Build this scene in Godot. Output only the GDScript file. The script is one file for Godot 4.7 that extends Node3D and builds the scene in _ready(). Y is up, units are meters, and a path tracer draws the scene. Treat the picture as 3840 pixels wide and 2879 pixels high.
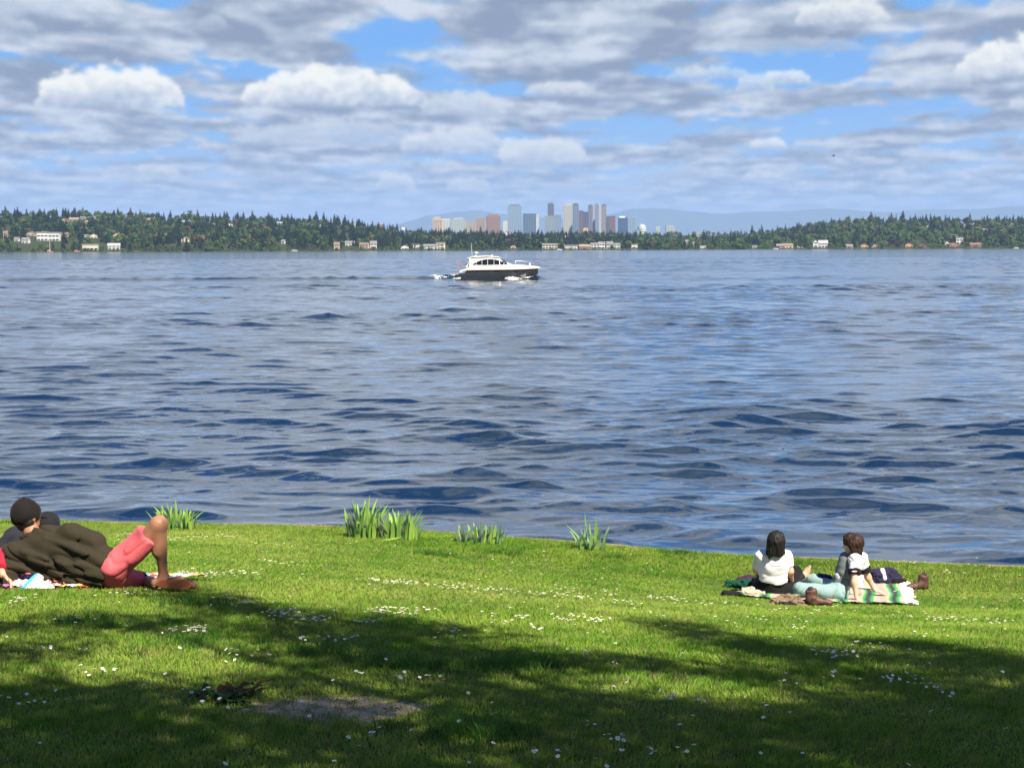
extends Node3D
# A lake shore with a picnic lawn, a cruiser under way, a wooded far bank and a city skyline. y is up, metres; the lake lies at y = 0, "d" is metres out from the viewer (-z).
const EXPOSURE := 2.6
const SKY_ENERGY := 0.41
const SUN_ENERGY := 1.5
const FOG := 0.00005
const TO_SUN := Vector3(0.369, 0.766, 0.527)
const WAVE_HEIGHT := [0.041, 0.028, 0.0135, 0.0046, 0.0018]
const RIPPLE := [0.08, 0.19, 0.28]
const DAISY_PATCHES=[[-3.78,12.11,0.10,0.23,12],[-3.14,11.09,0.11,0.13,8],[-2.94,11.05,0.06,0.13,5],[-3.13,12.64,0.11,0.17,10],[-2.91,12.90,0.09,0.22,6],[-2.27,12.65,0.08,0.27,8],[-2.08,12.35,0.14,0.21,18],[-1.72,11.77,0.12,0.29,34],[-1.52,11.58,0.14,0.32,34],[-1.04,12.25,0.12,0.23,22],[-0.88,12.34,0.12,0.23,20],[-1.06,11.50,0.08,0.20,12],[-0.69,12.56,0.08,0.25,7],[-2.23,10.57,0.16,0.23,24],[-2.17,10.65,0.11,0.18,18],[-3.23,10.17,0.07,0.09,3],[-2.87,9.69,0.10,0.13,7],[-2.64,9.54,0.03,0.08,2],[-2.09,9.84,0.03,0.09,3],[-1.71,9.68,0.06,0.15,6],[-1.51,9.54,0.05,0.13,5],[-1.24,10.39,0.10,0.20,8],[-1.07,10.43,0.07,0.19,6],[-1.36,10.36,0.05,0.10,3],[-2.33,8.78,0.09,0.11,6],[-2.24,8.93,0.03,0.07,2],[-1.93,8.78,0.03,0.07,2],[-2.41,8.21,0.02,0.06,1],[-2.52,7.93,0.08,0.10,4],[-2.43,7.90,0.03,0.07,3],[-2.25,7.84,0.02,0.05,1],[-1.66,8.24,0.05,0.12,5],[-1.56,8.25,0.04,0.12,4],[-1.51,7.87,0.08,0.09,4],[-1.31,7.74,0.04,0.08,2],[-2.32,7.23,0.02,0.04,1],[-1.73,8.00,0.01,0.04,1],[-0.90,8.91,0.04,0.10,3],[-0.64,8.85,0.06,0.13,5],[-0.46,8.88,0.06,0.11,4],[-0.38,8.79,0.02,0.07,1],[-0.22,8.32,0.02,0.06,1],[-0.38,11.08,0.11,0.23,8],[-0.15,11.91,0.16,0.28,8],[-0.65,7.12,0.02,0.08,4],[-0.74,7.02,0.02,0.04,1],[-0.67,6.86,0.02,0.05,2],[-1.21,6.87,0.02,0.04,1],[-1.47,7.05,0.02,0.03,1],[0.06,12.35,0.08,0.27,8],[0.17,11.58,0.08,0.23,7],[0.36,12.54,0.10,0.29,12],[0.62,12.72,0.13,0.32,16],[0.72,12.53,0.06,0.26,7],[1.29,13.38,0.09,0.41,8],[0.53,15.90,0.16,0.44,12],[0.97,16.54,0.14,0.48,10],[1.58,16.72,0.17,0.60,14],[1.78,16.54,0.14,0.61,10],[1.95,16.08,0.11,0.51,7],[2.31,16.68,0.11,0.41,6],[2.63,15.87,0.11,0.52,4],[3.12,15.78,0.16,0.51,4],[2.14,13.94,0.09,0.42,4],[2.34,12.72,0.08,0.27,5],[2.57,14.07,0.07,0.35,3],[3.97,14.86,0.20,0.64,16],[4.19,14.39,0.19,0.51,14],[4.48,14.38,0.12,0.42,7],[3.23,12.46,0.06,0.25,4],[0.36,10.17,0.07,0.11,4],[0.48,10.13,0.03,0.11,3],[0.61,9.58,0.03,0.12,3],[2.12,10.52,0.12,0.28,15],[2.18,10.37,0.10,0.27,15],[2.49,11.16,0.09,0.31,8],[2.59,11.08,0.06,0.21,5],[1.80,12.70,0.04,0.25,2],[1.91,9.38,0.06,0.16,6],[1.54,8.91,0.06,0.12,4],[1.64,8.97,0.03,0.08,2],[2.22,9.14,0.09,0.15,10],[2.32,9.10,0.08,0.15,8],[2.36,8.80,0.09,0.14,8],[2.37,8.52,0.04,0.11,4],[0.43,8.62,0.06,0.09,4],[0.57,8.64,0.04,0.09,4],[0.73,8.44,0.03,0.11,3],[0.84,8.45,0.06,0.10,6],[1.02,8.26,0.04,0.07,2],[0.90,7.82,0.03,0.06,1],[0.78,7.46,0.02,0.05,1],[1.29,8.20,0.03,0.08,2],[1.23,7.70,0.02,0.05,1],[1.96,7.91,0.02,0.06,1],[1.43,7.17,0.02,0.04,1],[2.35,7.47,0.02,0.05,1],[0.36,7.46,0.03,0.06,3],[0.28,7.23,0.02,0.06,2],[0.45,7.21,0.06,0.08,8],[0.48,7.12,0.02,0.06,3],[0.21,6.93,0.03,0.08,5],[0.10,6.87,0.03,0.07,3],[0.48,6.89,0.02,0.06,2],[0.61,6.88,0.03,0.06,4],[0.75,6.94,0.03,0.04,3],[0.81,6.95,0.02,0.04,1],[1.09,6.83,0.02,0.03,1],[1.29,6.87,0.02,0.04,2],[-5.34,21.22,0.18,0.77,10],[-4.17,20.23,0.24,0.67,20],[-3.69,20.59,0.14,0.50,8],[-2.83,19.25,0.10,0.49,3],[-2.86,14.56,0.19,0.27,34],[-2.57,14.87,0.15,0.23,18],[-2.43,16.52,0.22,0.22,12],[-1.35,15.32,0.15,0.27,10],[-1.22,15.23,0.15,0.21,18],[-0.96,15.18,0.20,0.21,18],[-0.58,15.31,0.26,0.23,18],[-0.19,15.46,0.26,0.24,14],[0.20,15.42,0.21,0.25,12],[0.56,15.31,0.20,0.26,12],[0.97,15.26,0.20,0.28,12],[4.61,19.09,0.13,0.25,4],[6.27,21.48,0.36,0.21,8],[5.60,21.70,0.22,0.17,6],[5.77,20.85,0.21,0.22,6]]
const SHADE_SPOTS=[[-2.76,13.05,0.47],[-2.22,12.55,0.47],[-1.51,11.89,0.51],[-0.88,11.68,0.45],[-0.38,11.30,0.52],[-2.14,12.07,0.46],[-1.46,11.28,0.52],[-0.75,11.00,0.49],[-3.76,10.75,0.44],[-3.04,11.04,0.53],[-2.42,11.15,0.46],[-1.55,10.77,0.53],[-1.12,10.52,0.47],[-0.73,10.26,0.44],[-0.32,10.13,0.43],[0.09,10.14,0.45],[0.56,9.95,0.46],[1.01,9.79,0.47],[-1.35,9.82,0.45],[-0.93,9.64,0.46],[-0.51,9.45,0.43],[0.08,9.49,0.51],[1.36,12.88,0.46],[1.41,12.13,0.43],[1.56,11.47,0.53],[1.66,10.96,0.42],[2.05,10.83,0.51],[2.74,11.78,0.49],[3.07,11.35,0.44],[3.11,10.84,0.47],[3.22,10.33,0.42],[3.21,9.96,0.51],[1.85,10.32,0.44],[2.46,10.73,0.44],[2.73,10.24,0.42],[2.90,9.80,0.54],[1.55,9.56,0.51],[2.20,9.42,0.48],[2.73,9.05,0.53],[-1.28,8.81,0.42],[-1.78,8.44,0.44],[-2.31,8.28,0.44],[-2.67,8.25,0.49],[-3.34,9.40,0.53],[-3.07,9.77,0.51],[-0.03,8.36,0.46],[1.96,6.85,0.49],[0.83,6.98,0.55],[1.80,7.55,0.55],[2.20,6.48,0.61],[2.57,7.32,0.43],[2.59,8.55,0.61],[-1.78,7.06,0.53],[1.27,6.49,0.42],[-1.97,6.75,0.58],[2.16,7.53,0.60],[0.54,7.53,0.59],[0.68,8.33,0.49],[0.26,7.72,0.58],[-1.13,7.91,0.52],[3.06,8.66,0.44],[0.63,6.62,0.51],[-1.68,6.34,0.45],[-1.04,7.28,0.52],[1.24,7.60,0.44],[-1.30,6.47,0.57],[0.66,7.91,0.60],[-0.17,6.44,0.59],[-0.49,6.34,0.55],[-2.38,6.47,0.58],[-0.03,7.31,0.61],[2.03,8.06,0.61],[-0.51,7.22,0.60],[1.23,7.98,0.47],[2.38,7.86,0.50],[-2.90,7.87,0.53],[-1.53,7.72,0.61],[0.24,6.43,0.52],[3.04,8.15,0.60],[2.39,6.83,0.53],[2.33,8.20,0.50],[-0.49,8.47,0.60],[-1.61,6.75,0.62],[-2.50,6.84,0.43],[2.12,7.15,0.58],[-2.62,7.41,0.61],[1.58,7.20,0.51],[2.68,8.17,0.57],[-2.06,6.23,0.44],[2.23,8.56,0.61],[1.68,8.33,0.46],[-2.01,7.33,0.53],[-2.06,7.85,0.47],[-0.90,7.65,0.56],[3.36,3.33,0.67],[4.31,3.10,0.73],[1.34,2.72,0.76],[2.77,5.04,0.69],[-1.20,2.74,0.67],[-1.05,5.40,0.79],[-3.18,4.72,0.76],[-2.59,4.28,0.78],[3.81,6.69,0.55],[-3.17,3.72,0.68],[0.02,2.89,0.71],[1.87,5.15,0.68],[0.97,5.40,0.57],[2.59,3.86,0.63],[0.03,3.78,0.64],[4.08,5.37,0.73],[4.06,4.40,0.63],[-0.89,3.83,0.63],[-3.16,6.14,0.55],[-1.36,4.35,0.73],[-2.47,2.73,0.55],[-0.44,5.69,0.69],[2.41,5.68,0.77],[-3.11,5.44,0.74],[0.37,5.62,0.62],[-0.56,4.63,0.74],[1.88,3.57,0.71],[-1.78,5.22,0.59],[2.66,3.15,0.75],[-1.88,2.52,0.60],[3.22,5.55,0.76],[2.15,4.30,0.75],[1.10,3.54,0.71],[3.52,4.77,0.57],[3.72,2.53,0.65],[3.52,3.94,0.73],[0.34,4.72,0.58],[-1.90,4.03,0.68],[3.04,4.39,0.63]]
const HOUSES=[[-690.0,19.8,2188.0,5.1,8.0,"tan","g"],[-667.5,22.1,2228.0,11.1,5.6,"tan","g"],[-630.3,14.7,2156.0,14.4,11.9,"white","m"],[-616.1,14.7,2160.0,14.4,11.9,"white","m"],[-639.1,11.5,2108.0,9.1,7.0,"white","g"],[-657.7,14.0,2132.0,5.7,5.0,"white","g"],[-625.0,21.4,2244.0,10.5,4.5,"tan","g"],[-589.2,18.6,2224.0,5.2,4.4,"white","m"],[-581.0,18.6,2232.0,9.7,5.6,"cream","g"],[-555.6,19.8,2260.0,9.8,6.0,"tan","g"],[-539.3,1.4,2053.4,19.8,6.5,"cream","m"],[-511.3,1.4,2062.7,15.1,7.6,"grey","g"],[-449.5,12.9,2208.0,9.6,6.6,"cream","g"],[-706.5,46.2,2536.0,12.7,5.5,"brown","g"],[-697.5,47.4,2560.0,14.5,5.5,"brown","g"],[-700.5,51.8,2624.0,8.7,3.9,"white","g"],[-667.9,43.4,2528.0,6.7,4.2,"brown","g"],[-687.2,53.3,2660.0,13.3,4.0,"cream","g"],[-608.9,51.2,2704.0,15.3,4.5,"brown","g"],[-625.2,55.3,2950.0,9.8,4.4,"brown","g"],[-550.7,47.9,2704.0,9.0,3.6,"white","g"],[-582.1,55.1,2950.0,12.8,4.4,"brown","g"],[-564.1,54.6,2950.0,13.8,4.4,"brown","g"],[-494.0,42.5,2652.0,8.0,3.5,"white","g"],[-462.7,40.4,2636.0,9.7,4.0,"white","g"],[-431.6,37.9,2612.0,11.3,3.9,"white","g"],[-527.4,52.5,2950.0,7.9,3.9,"brown","g"],[-453.1,51.8,2950.0,7.9,3.9,"brown","g"],[-392.8,43.9,2744.0,12.8,4.1,"grey","g"],[-394.4,51.6,2950.0,10.8,4.4,"tan","g"],[-344.0,39.6,2700.0,12.6,5.4,"brown","g"],[-329.9,38.0,2680.0,11.6,4.9,"brown","g"],[-321.3,39.8,2720.0,7.3,4.1,"white","g"],[-316.9,10.0,2224.0,4.4,5.2,"white","g"],[-235.2,1.4,2157.2,7.2,9.3,"tan","g"],[-225.9,6.4,2240.0,12.7,6.7,"white","g"],[-201.8,3.1,2188.0,12.4,7.7,"tan","g"],[-189.7,3.4,2204.0,8.8,9.6,"white","g"],[-145.5,1.4,2188.2,10.2,5.5,"white","g"],[-139.9,3.9,2244.0,4.5,5.2,"white","m"],[-130.0,3.2,2228.0,6.7,5.2,"white","m"],[-110.9,1.4,2200.1,19.1,6.6,"white","g"],[-98.3,1.4,2204.4,11.0,9.6,"cream","m"],[-291.7,48.4,2950.0,8.8,3.4,"grey","g"],[-279.9,46.9,2950.0,7.4,3.4,"white","g"],[-238.9,44.3,2950.0,6.9,3.4,"brown","g"],[-199.7,40.8,2950.0,6.9,2.9,"white","g"],[2.5,2.7,2268.0,7.6,4.2,"tan","g"],[31.2,22.6,2950.0,12.8,5.4,"white","g"],[-6.5,30.5,2950.0,6.9,3.9,"white","g"],[53.8,1.4,2256.6,21.1,7.5,"cream","m"],[83.4,1.4,2266.8,17.4,4.9,"white","m"],[104.4,1.4,2273.9,16.7,5.7,"brown","g"],[118.7,1.4,2278.9,12.9,8.4,"white","m"],[128.3,1.4,2282.2,8.7,10.3,"white","m"],[139.9,1.4,2286.2,8.8,9.9,"white","g"],[150.4,1.4,2289.7,9.2,8.0,"white","m"],[176.2,1.4,2298.6,8.4,6.1,"white","m"],[96.6,13.5,2776.0,7.9,10.2,"mauve","g"],[170.0,15.2,2928.0,12.7,5.9,"tan","g"],[229.0,18.0,2950.0,4.9,4.4,"white","g"],[344.6,21.6,2950.0,8.8,7.9,"white","g"],[274.3,5.0,2512.0,5.4,9.2,"white","g"],[286.9,5.0,2520.0,6.3,6.3,"white","g"],[359.3,14.7,2950.0,10.8,5.9,"mauve","g"],[278.5,1.4,2333.6,8.6,3.5,"white","m"],[358.2,1.4,2361.0,7.1,3.9,"white","m"],[398.2,1.4,2374.8,11.9,5.9,"mauve","g"],[411.6,1.4,2379.4,11.9,6.3,"cream","g"],[431.1,2.1,2400.0,8.0,4.8,"white","g"],[461.8,3.2,2436.0,7.7,10.6,"white","g"],[466.9,2.0,2404.0,13.6,10.8,"grey","g"],[508.7,1.4,2412.6,10.5,4.4,"mauve","g"],[532.6,1.4,2420.8,10.9,4.8,"orange","g"],[548.7,1.4,2426.5,12.1,4.9,"tan","g"],[605.9,1.4,2445.9,11.0,6.1,"orange","g"],[628.2,1.4,2453.6,9.8,4.5,"brick","g"],[681.8,6.2,2512.0,6.3,4.6,"white","g"],[682.2,1.4,2472.2,14.8,6.2,"brick","g"],[705.9,7.0,2528.0,10.5,11.0,"white","m"],[718.7,1.4,2484.7,16.6,5.4,"brick","g"],[711.4,40.8,3016.0,6.0,4.0,"tan","g"],[741.7,42.1,3048.0,7.1,4.6,"white","g"],[777.3,38.4,3000.0,6.0,4.0,"tan","g"],[793.7,36.0,2968.0,5.9,4.5,"white","g"],[871.0,40.6,3076.0,7.2,4.1,"white","g"],[891.9,41.9,3108.0,9.3,4.7,"mauve","g"],[852.6,29.7,2892.0,9.6,4.8,"white","g"],[876.0,24.3,2820.0,6.6,5.6,"tan","g"],[983.1,42.8,3156.0,6.3,4.2,"white","g"]]
const TOWERS=[["lowcream",-217.5,89.1,4700.0,26.6],["lowwhite",-193.4,88.4,4750.0,24.5],["lowgrey",-155.2,85.8,4700.0,40.7],["lowpink",-118.8,78.7,4650.0,29.4],["lowpeach",-92.0,90.3,4700.0,25.1],["terracotta",-54.4,96.6,4750.0,42.8],["lowwhite2",-17.8,79.2,4650.0,12.4],["bluestripe",10.8,141.9,5400.0,48.6],["navytwin",59.7,113.8,5300.0,44.2],["whiteslab",88.5,112.4,5450.0,9.1],["darkslim",139.4,155.7,5700.0,21.9],["greystep",128.0,107.7,5400.0,32.4],["blueglass",158.2,113.1,5500.0,22.9],["cream",192.8,144.7,5500.0,32.1],["blueslab",223.7,151.8,5600.0,20.5],["brick",236.2,126.3,5450.0,15.4],["navy",254.3,122.8,5500.0,18.3],["purple",275.2,146.1,5600.0,15.9],["pale",289.8,150.2,5650.0,8.5],["blue2",297.9,151.6,5600.0,13.1],["pale2",312.3,149.2,5650.0,10.4],["brown",322.5,147.8,5600.0,15.9],["dark2",324.0,105.3,5400.0,10.8],["redbrick",342.4,108.0,5450.0,20.0],["navybox",368.6,98.9,5300.0,30.9],["greyglass",407.5,100.6,5450.0,25.4],["dome",382.6,70.2,4700.0,26.6],["smallpale",428.3,63.9,4700.0,13.3],["smallgrey",465.3,65.3,4700.0,25.1]]
const MOUNTAIN_CREST=[Vector2(-11270,557),Vector2(-9479,596),Vector2(-7692,457),Vector2(-4560,358),Vector2(-2769,299),Vector2(-1873,385),Vector2(-1424,544),Vector2(-976,601),Vector2(-528,613),Vector2(-81,540),Vector2(591,498),Vector2(1665,552),Vector2(1978,623),Vector2(2604,639),Vector2(2873,602),Vector2(3500,556),Vector2(4395,597),Vector2(4842,618),Vector2(5289,626),Vector2(6185,592),Vector2(7080,611),Vector2(8600,651),Vector2(10212,624),Vector2(12453,528)]
const RIDGE_X=[-1200, -990, -896, -709, -569, -429, -289, -243, -173, -9, 177, 317, 434, 504, 597, 691, 831, 896, 1150]
const RIDGE_H=[51, 53, 55, 55, 49, 46, 43, 32, 21, 17, 15, 10, 14, 24, 38, 49, 49, 48, 48]
const LAWN_R=[3.0, 2.83, 2.62, 2.4, 2.17, 1.9, 1.57, 1.21, 0.85, 0.53, 0.3, 0.215, 0.2, 0.2, 0.2, 0.2]
const LAWN_L=[3.1, 2.92, 2.72, 2.51, 2.3, 2.09, 1.89, 1.68, 1.43, 1.17, 0.9, 0.63, 0.38, 0.22, 0.2, 0.2]
const MAN={"head":Vector3(-4.119,2.310,-13.420),"neck":Vector3(-4.069,2.203,-13.380),"sho_r":Vector3(-3.722,2.194,-13.300),"sho_l":Vector3(-4.176,2.036,-13.300),"chest":Vector3(-3.899,2.080,-13.340),"mid":Vector3(-3.648,1.980,-13.320),"waist":Vector3(-3.493,1.893,-13.320),"pelvis":Vector3(-3.385,1.875,-13.320),"hip_r":Vector3(-3.340,1.926,-13.270),"hip_l":Vector3(-3.374,1.816,-13.360),"elb_r":Vector3(-3.537,2.122,-13.340),"wri_r":Vector3(-3.761,2.042,-13.660),"hand_r":Vector3(-3.869,2.028,-13.800),"elb_l":Vector3(-4.265,1.821,-13.220),"wri_l":Vector3(-4.525,1.728,-13.500),"hand_l":Vector3(-4.622,1.717,-13.550),"kne_r":Vector3(-2.953,2.304,-13.200),"ank_r":Vector3(-2.941,1.831,-13.280),"toe_r":Vector3(-2.816,1.782,-13.320),"kne_l":Vector3(-3.199,1.696,-13.740),"ank_l":Vector3(-3.003,1.786,-13.280),"heel_l":Vector3(-2.974,1.794,-13.200),"toe_l":Vector3(-2.673,1.790,-13.170),"hem_r":Vector3(-3.045,2.215,-13.220),"hem_l":Vector3(-3.247,1.742,-13.600),"jhem":Vector3(-3.420,1.911,-13.320),"ra":Vector3(-4.089,2.080,-13.190),"rb":Vector3(-3.742,1.970,-13.170),"rc":Vector3(-3.449,1.958,-13.200),"rd":Vector3(-4.163,1.961,-13.200),"re":Vector3(-3.903,1.855,-13.180),"rf":Vector3(-3.553,1.809,-13.200),"rg":Vector3(-3.917,2.186,-13.220),"rh":Vector3(-3.644,2.101,-13.190),"ri":Vector3(-3.473,2.020,-13.210),"rj":Vector3(-4.032,2.018,-13.180),"rk":Vector3(-3.763,1.900,-13.160),"rl":Vector3(-3.480,1.881,-13.180)}
const PAL={"head":Vector3(-4.074,2.147,-13.860),"neck":Vector3(-4.181,2.044,-13.950),"sho_r":Vector3(-4.412,2.031,-14.050),"sho_l":Vector3(-4.212,1.972,-13.850),"chest":Vector3(-4.375,1.944,-14.000),"waist":Vector3(-4.788,1.824,-13.950),"pelvis":Vector3(-5.001,1.789,-13.950),"kne":Vector3(-5.535,1.888,-14.000),"ank":Vector3(-5.870,1.781,-14.000),"elb":Vector3(-4.323,2.029,-13.200),"hand":Vector3(-4.207,1.912,-13.020),"sleeve":Vector3(-4.242,1.973,-13.050)}
const GIRL={"head":Vector3(3.121,1.116,-18.720),"neck":Vector3(3.125,1.015,-18.780),"chest":Vector3(3.121,0.861,-18.800),"sho_l":Vector3(2.955,0.929,-18.800),"sho_r":Vector3(3.273,0.928,-18.800),"waist":Vector3(3.115,0.657,-18.850),"pelvis":Vector3(3.112,0.518,-18.880),"hip_l":Vector3(3.012,0.490,-18.950),"hip_r":Vector3(3.246,0.489,-18.950),"elb_l":Vector3(2.932,0.718,-18.950),"wri_l":Vector3(3.011,0.568,-19.200),"hand_l":Vector3(3.045,0.524,-19.250),"elb_r":Vector3(3.310,0.741,-18.800),"wri_r":Vector3(3.357,0.593,-18.950),"hand_r":Vector3(3.357,0.539,-19.020),"kne_l":Vector3(3.026,0.499,-19.400),"ank_l":Vector3(3.323,0.437,-19.500),"toe_l":Vector3(3.421,0.454,-19.500),"kne_r":Vector3(3.475,0.601,-19.350),"ank_r":Vector3(3.575,0.509,-19.550),"heel":Vector3(3.631,0.475,-19.600),"toe_r":Vector3(3.692,0.632,-19.620),"ball_r":Vector3(3.666,0.579,-19.620)}
const BOY={"head":Vector3(3.979,1.126,-18.450),"neck":Vector3(4.004,1.009,-18.500),"chest":Vector3(3.962,0.895,-18.500),"waist":Vector3(3.887,0.680,-18.500),"pelvis":Vector3(3.842,0.569,-18.500),"sho_n":Vector3(3.989,0.965,-18.370),"sho_f":Vector3(4.128,0.920,-18.660),"elb_n":Vector3(3.961,0.717,-18.250),"wri_n":Vector3(3.978,0.543,-18.200),"hand_n":Vector3(3.978,0.506,-18.170),"elb_f":Vector3(4.216,0.685,-18.700),"wri_f":Vector3(4.299,0.529,-18.720),"hand_f":Vector3(4.320,0.502,-18.700),"hip_n":Vector3(3.786,0.573,-18.380),"hip_f":Vector3(3.835,0.565,-18.620),"kne_n":Vector3(3.329,0.642,-18.300),"ank_n":Vector3(3.608,0.525,-18.750),"toe_n":Vector3(3.522,0.495,-18.800),"kne_f":Vector3(3.578,0.633,-18.850),"ank_f":Vector3(3.515,0.474,-19.200),"toe_f":Vector3(3.459,0.457,-19.250),"slv_n":Vector3(3.970,0.816,-18.300),"slv_f":Vector3(4.179,0.769,-18.680)}
const REEDS=[Vector2(-4.920,23.130),Vector2(-2.092,22.280),Vector2(-1.631,22.400),Vector2(-0.464,22.550),Vector2(1.112,22.480)]
const BLANKET=[Vector2(2.626,18.420),Vector2(4.397,17.640),Vector2(4.949,20.190),Vector2(3.043,20.510)]
const ITEMS=[Vector2(3.039,17.560),Vector2(3.396,17.560),Vector2(5.051,19.610),Vector2(4.733,20.140),Vector2(2.568,18.450),Vector2(2.798,18.590),Vector2(2.958,19.930),Vector2(4.357,19.580),Vector2(3.933,20.090),Vector2(3.959,18.240)]
const TOWEL=[Vector2(-4.416,13.040),Vector2(-3.591,13.170),Vector2(-2.711,14.290),Vector2(-4.661,13.770)]
const DIRT=[Vector2(-1.344,8.110),Vector2(-1.143,8.360),Vector2(-0.820,8.400),Vector2(-0.600,8.320),Vector2(-0.427,8.000),Vector2(-0.559,7.740),Vector2(-0.876,7.630),Vector2(-1.158,7.690)]
const WEED=[Vector2(-1.508,8.100),Vector2(-1.605,8.250),Vector2(-1.454,8.350)]
const TUFTS=[Vector2(-0.680,9.460),Vector2(-0.117,9.390),Vector2(-0.038,9.520),Vector2(-0.155,7.310),Vector2(-0.286,7.500),Vector2(-2.116,10.200),Vector2(-2.980,11.040),Vector2(-1.220,9.940),Vector2(0.126,9.670),Vector2(-2.558,12.360),Vector2(3.957,21.730),Vector2(2.415,22.420),Vector2(-0.079,21.320),Vector2(-0.936,20.380),Vector2(1.392,21.810)]
var rng := RandomNumberGenerator.new()
var taken := {}
var mats := {}
var noise_a := FastNoiseLite.new()
var noise_b := FastNoiseLite.new()

# ------------------------------------------------------------------ helpers
func lin(r: float, g: float, b: float) -> Color:
	return Color(r, g, b).linear_to_srgb()

func mat(key: String, c: Color, rough := 0.8, spec := 0.5) -> StandardMaterial3D:
	if mats.has(key):
		return mats[key]
	var m := StandardMaterial3D.new()
	m.resource_name = key
	m.albedo_color = c
	m.roughness = rough
	m.metallic_specular = spec
	mats[key] = m
	return m

func vmat(key: String, rough := 0.8, back := Color.BLACK) -> StandardMaterial3D:
	var m := mat(key, Color.WHITE, rough, 0.3)
	m.vertex_color_use_as_albedo = true
	if back != Color.BLACK:
		m.backlight_enabled = true
		m.backlight = back
	return m

func numbered(called: String) -> String:
	if not taken.has(called):
		taken[called] = 0
		return called
	taken[called] += 1
	return "%s_%03d" % [called, taken[called]]

func tag(o: Node, label: String, category: String, group := "", kind := "") -> void:
	if label: o.set_meta("label", label)
	if category: o.set_meta("category", category)
	if group: o.set_meta("group", group)
	if kind: o.set_meta("kind", kind)

func thing(called: String, label: String, category: String, at := Vector3.ZERO, group := "") -> Node3D:
	var o := Node3D.new()
	o.name = numbered(called)
	o.position = at
	add_child(o)
	tag(o, label, category, group)
	return o

func part(parent: Node, called: String, mesh: Mesh, m: Material, at := Vector3.ZERO) -> MeshInstance3D:
	var o := MeshInstance3D.new()
	o.name = called if parent != self else numbered(called)
	o.mesh = mesh
	if m: o.material_override = m
	o.position = at
	parent.add_child(o, true)
	return o

func structure(called: String, mesh: Mesh, m: Material) -> MeshInstance3D:
	var o := part(self, called, mesh, m)
	o.set_meta("kind", "structure")
	return o

# counter-clockwise triangles in; smooth gives vertex normals, else faces stay flat
func make(v: PackedVector3Array, i: PackedInt32Array, smooth := true, c := PackedColorArray(), uv := PackedVector2Array()) -> ArrayMesh:
	var a := []
	a.resize(Mesh.ARRAY_MAX)
	a[Mesh.ARRAY_VERTEX] = v
	if smooth:
		var n := PackedVector3Array()
		n.resize(v.size())
		for t in range(0, i.size(), 3):
			var p := i[t]; var q := i[t + 1]; var r := i[t + 2]
			var f := (v[q] - v[p]).cross(v[r] - v[p])
			n[p] += f; n[q] += f; n[r] += f
		for t in n.size():
			n[t] = n[t].normalized()
		a[Mesh.ARRAY_NORMAL] = n
	var w := PackedInt32Array()
	w.resize(i.size())
	for t in range(0, i.size(), 3):
		w[t] = i[t]; w[t + 1] = i[t + 2]; w[t + 2] = i[t + 1]
	a[Mesh.ARRAY_INDEX] = w
	if c.size(): a[Mesh.ARRAY_COLOR] = c
	if uv.size(): a[Mesh.ARRAY_TEX_UV] = uv
	var m := ArrayMesh.new()
	m.add_surface_from_arrays(Mesh.PRIMITIVE_TRIANGLES, a)
	return m

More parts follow.
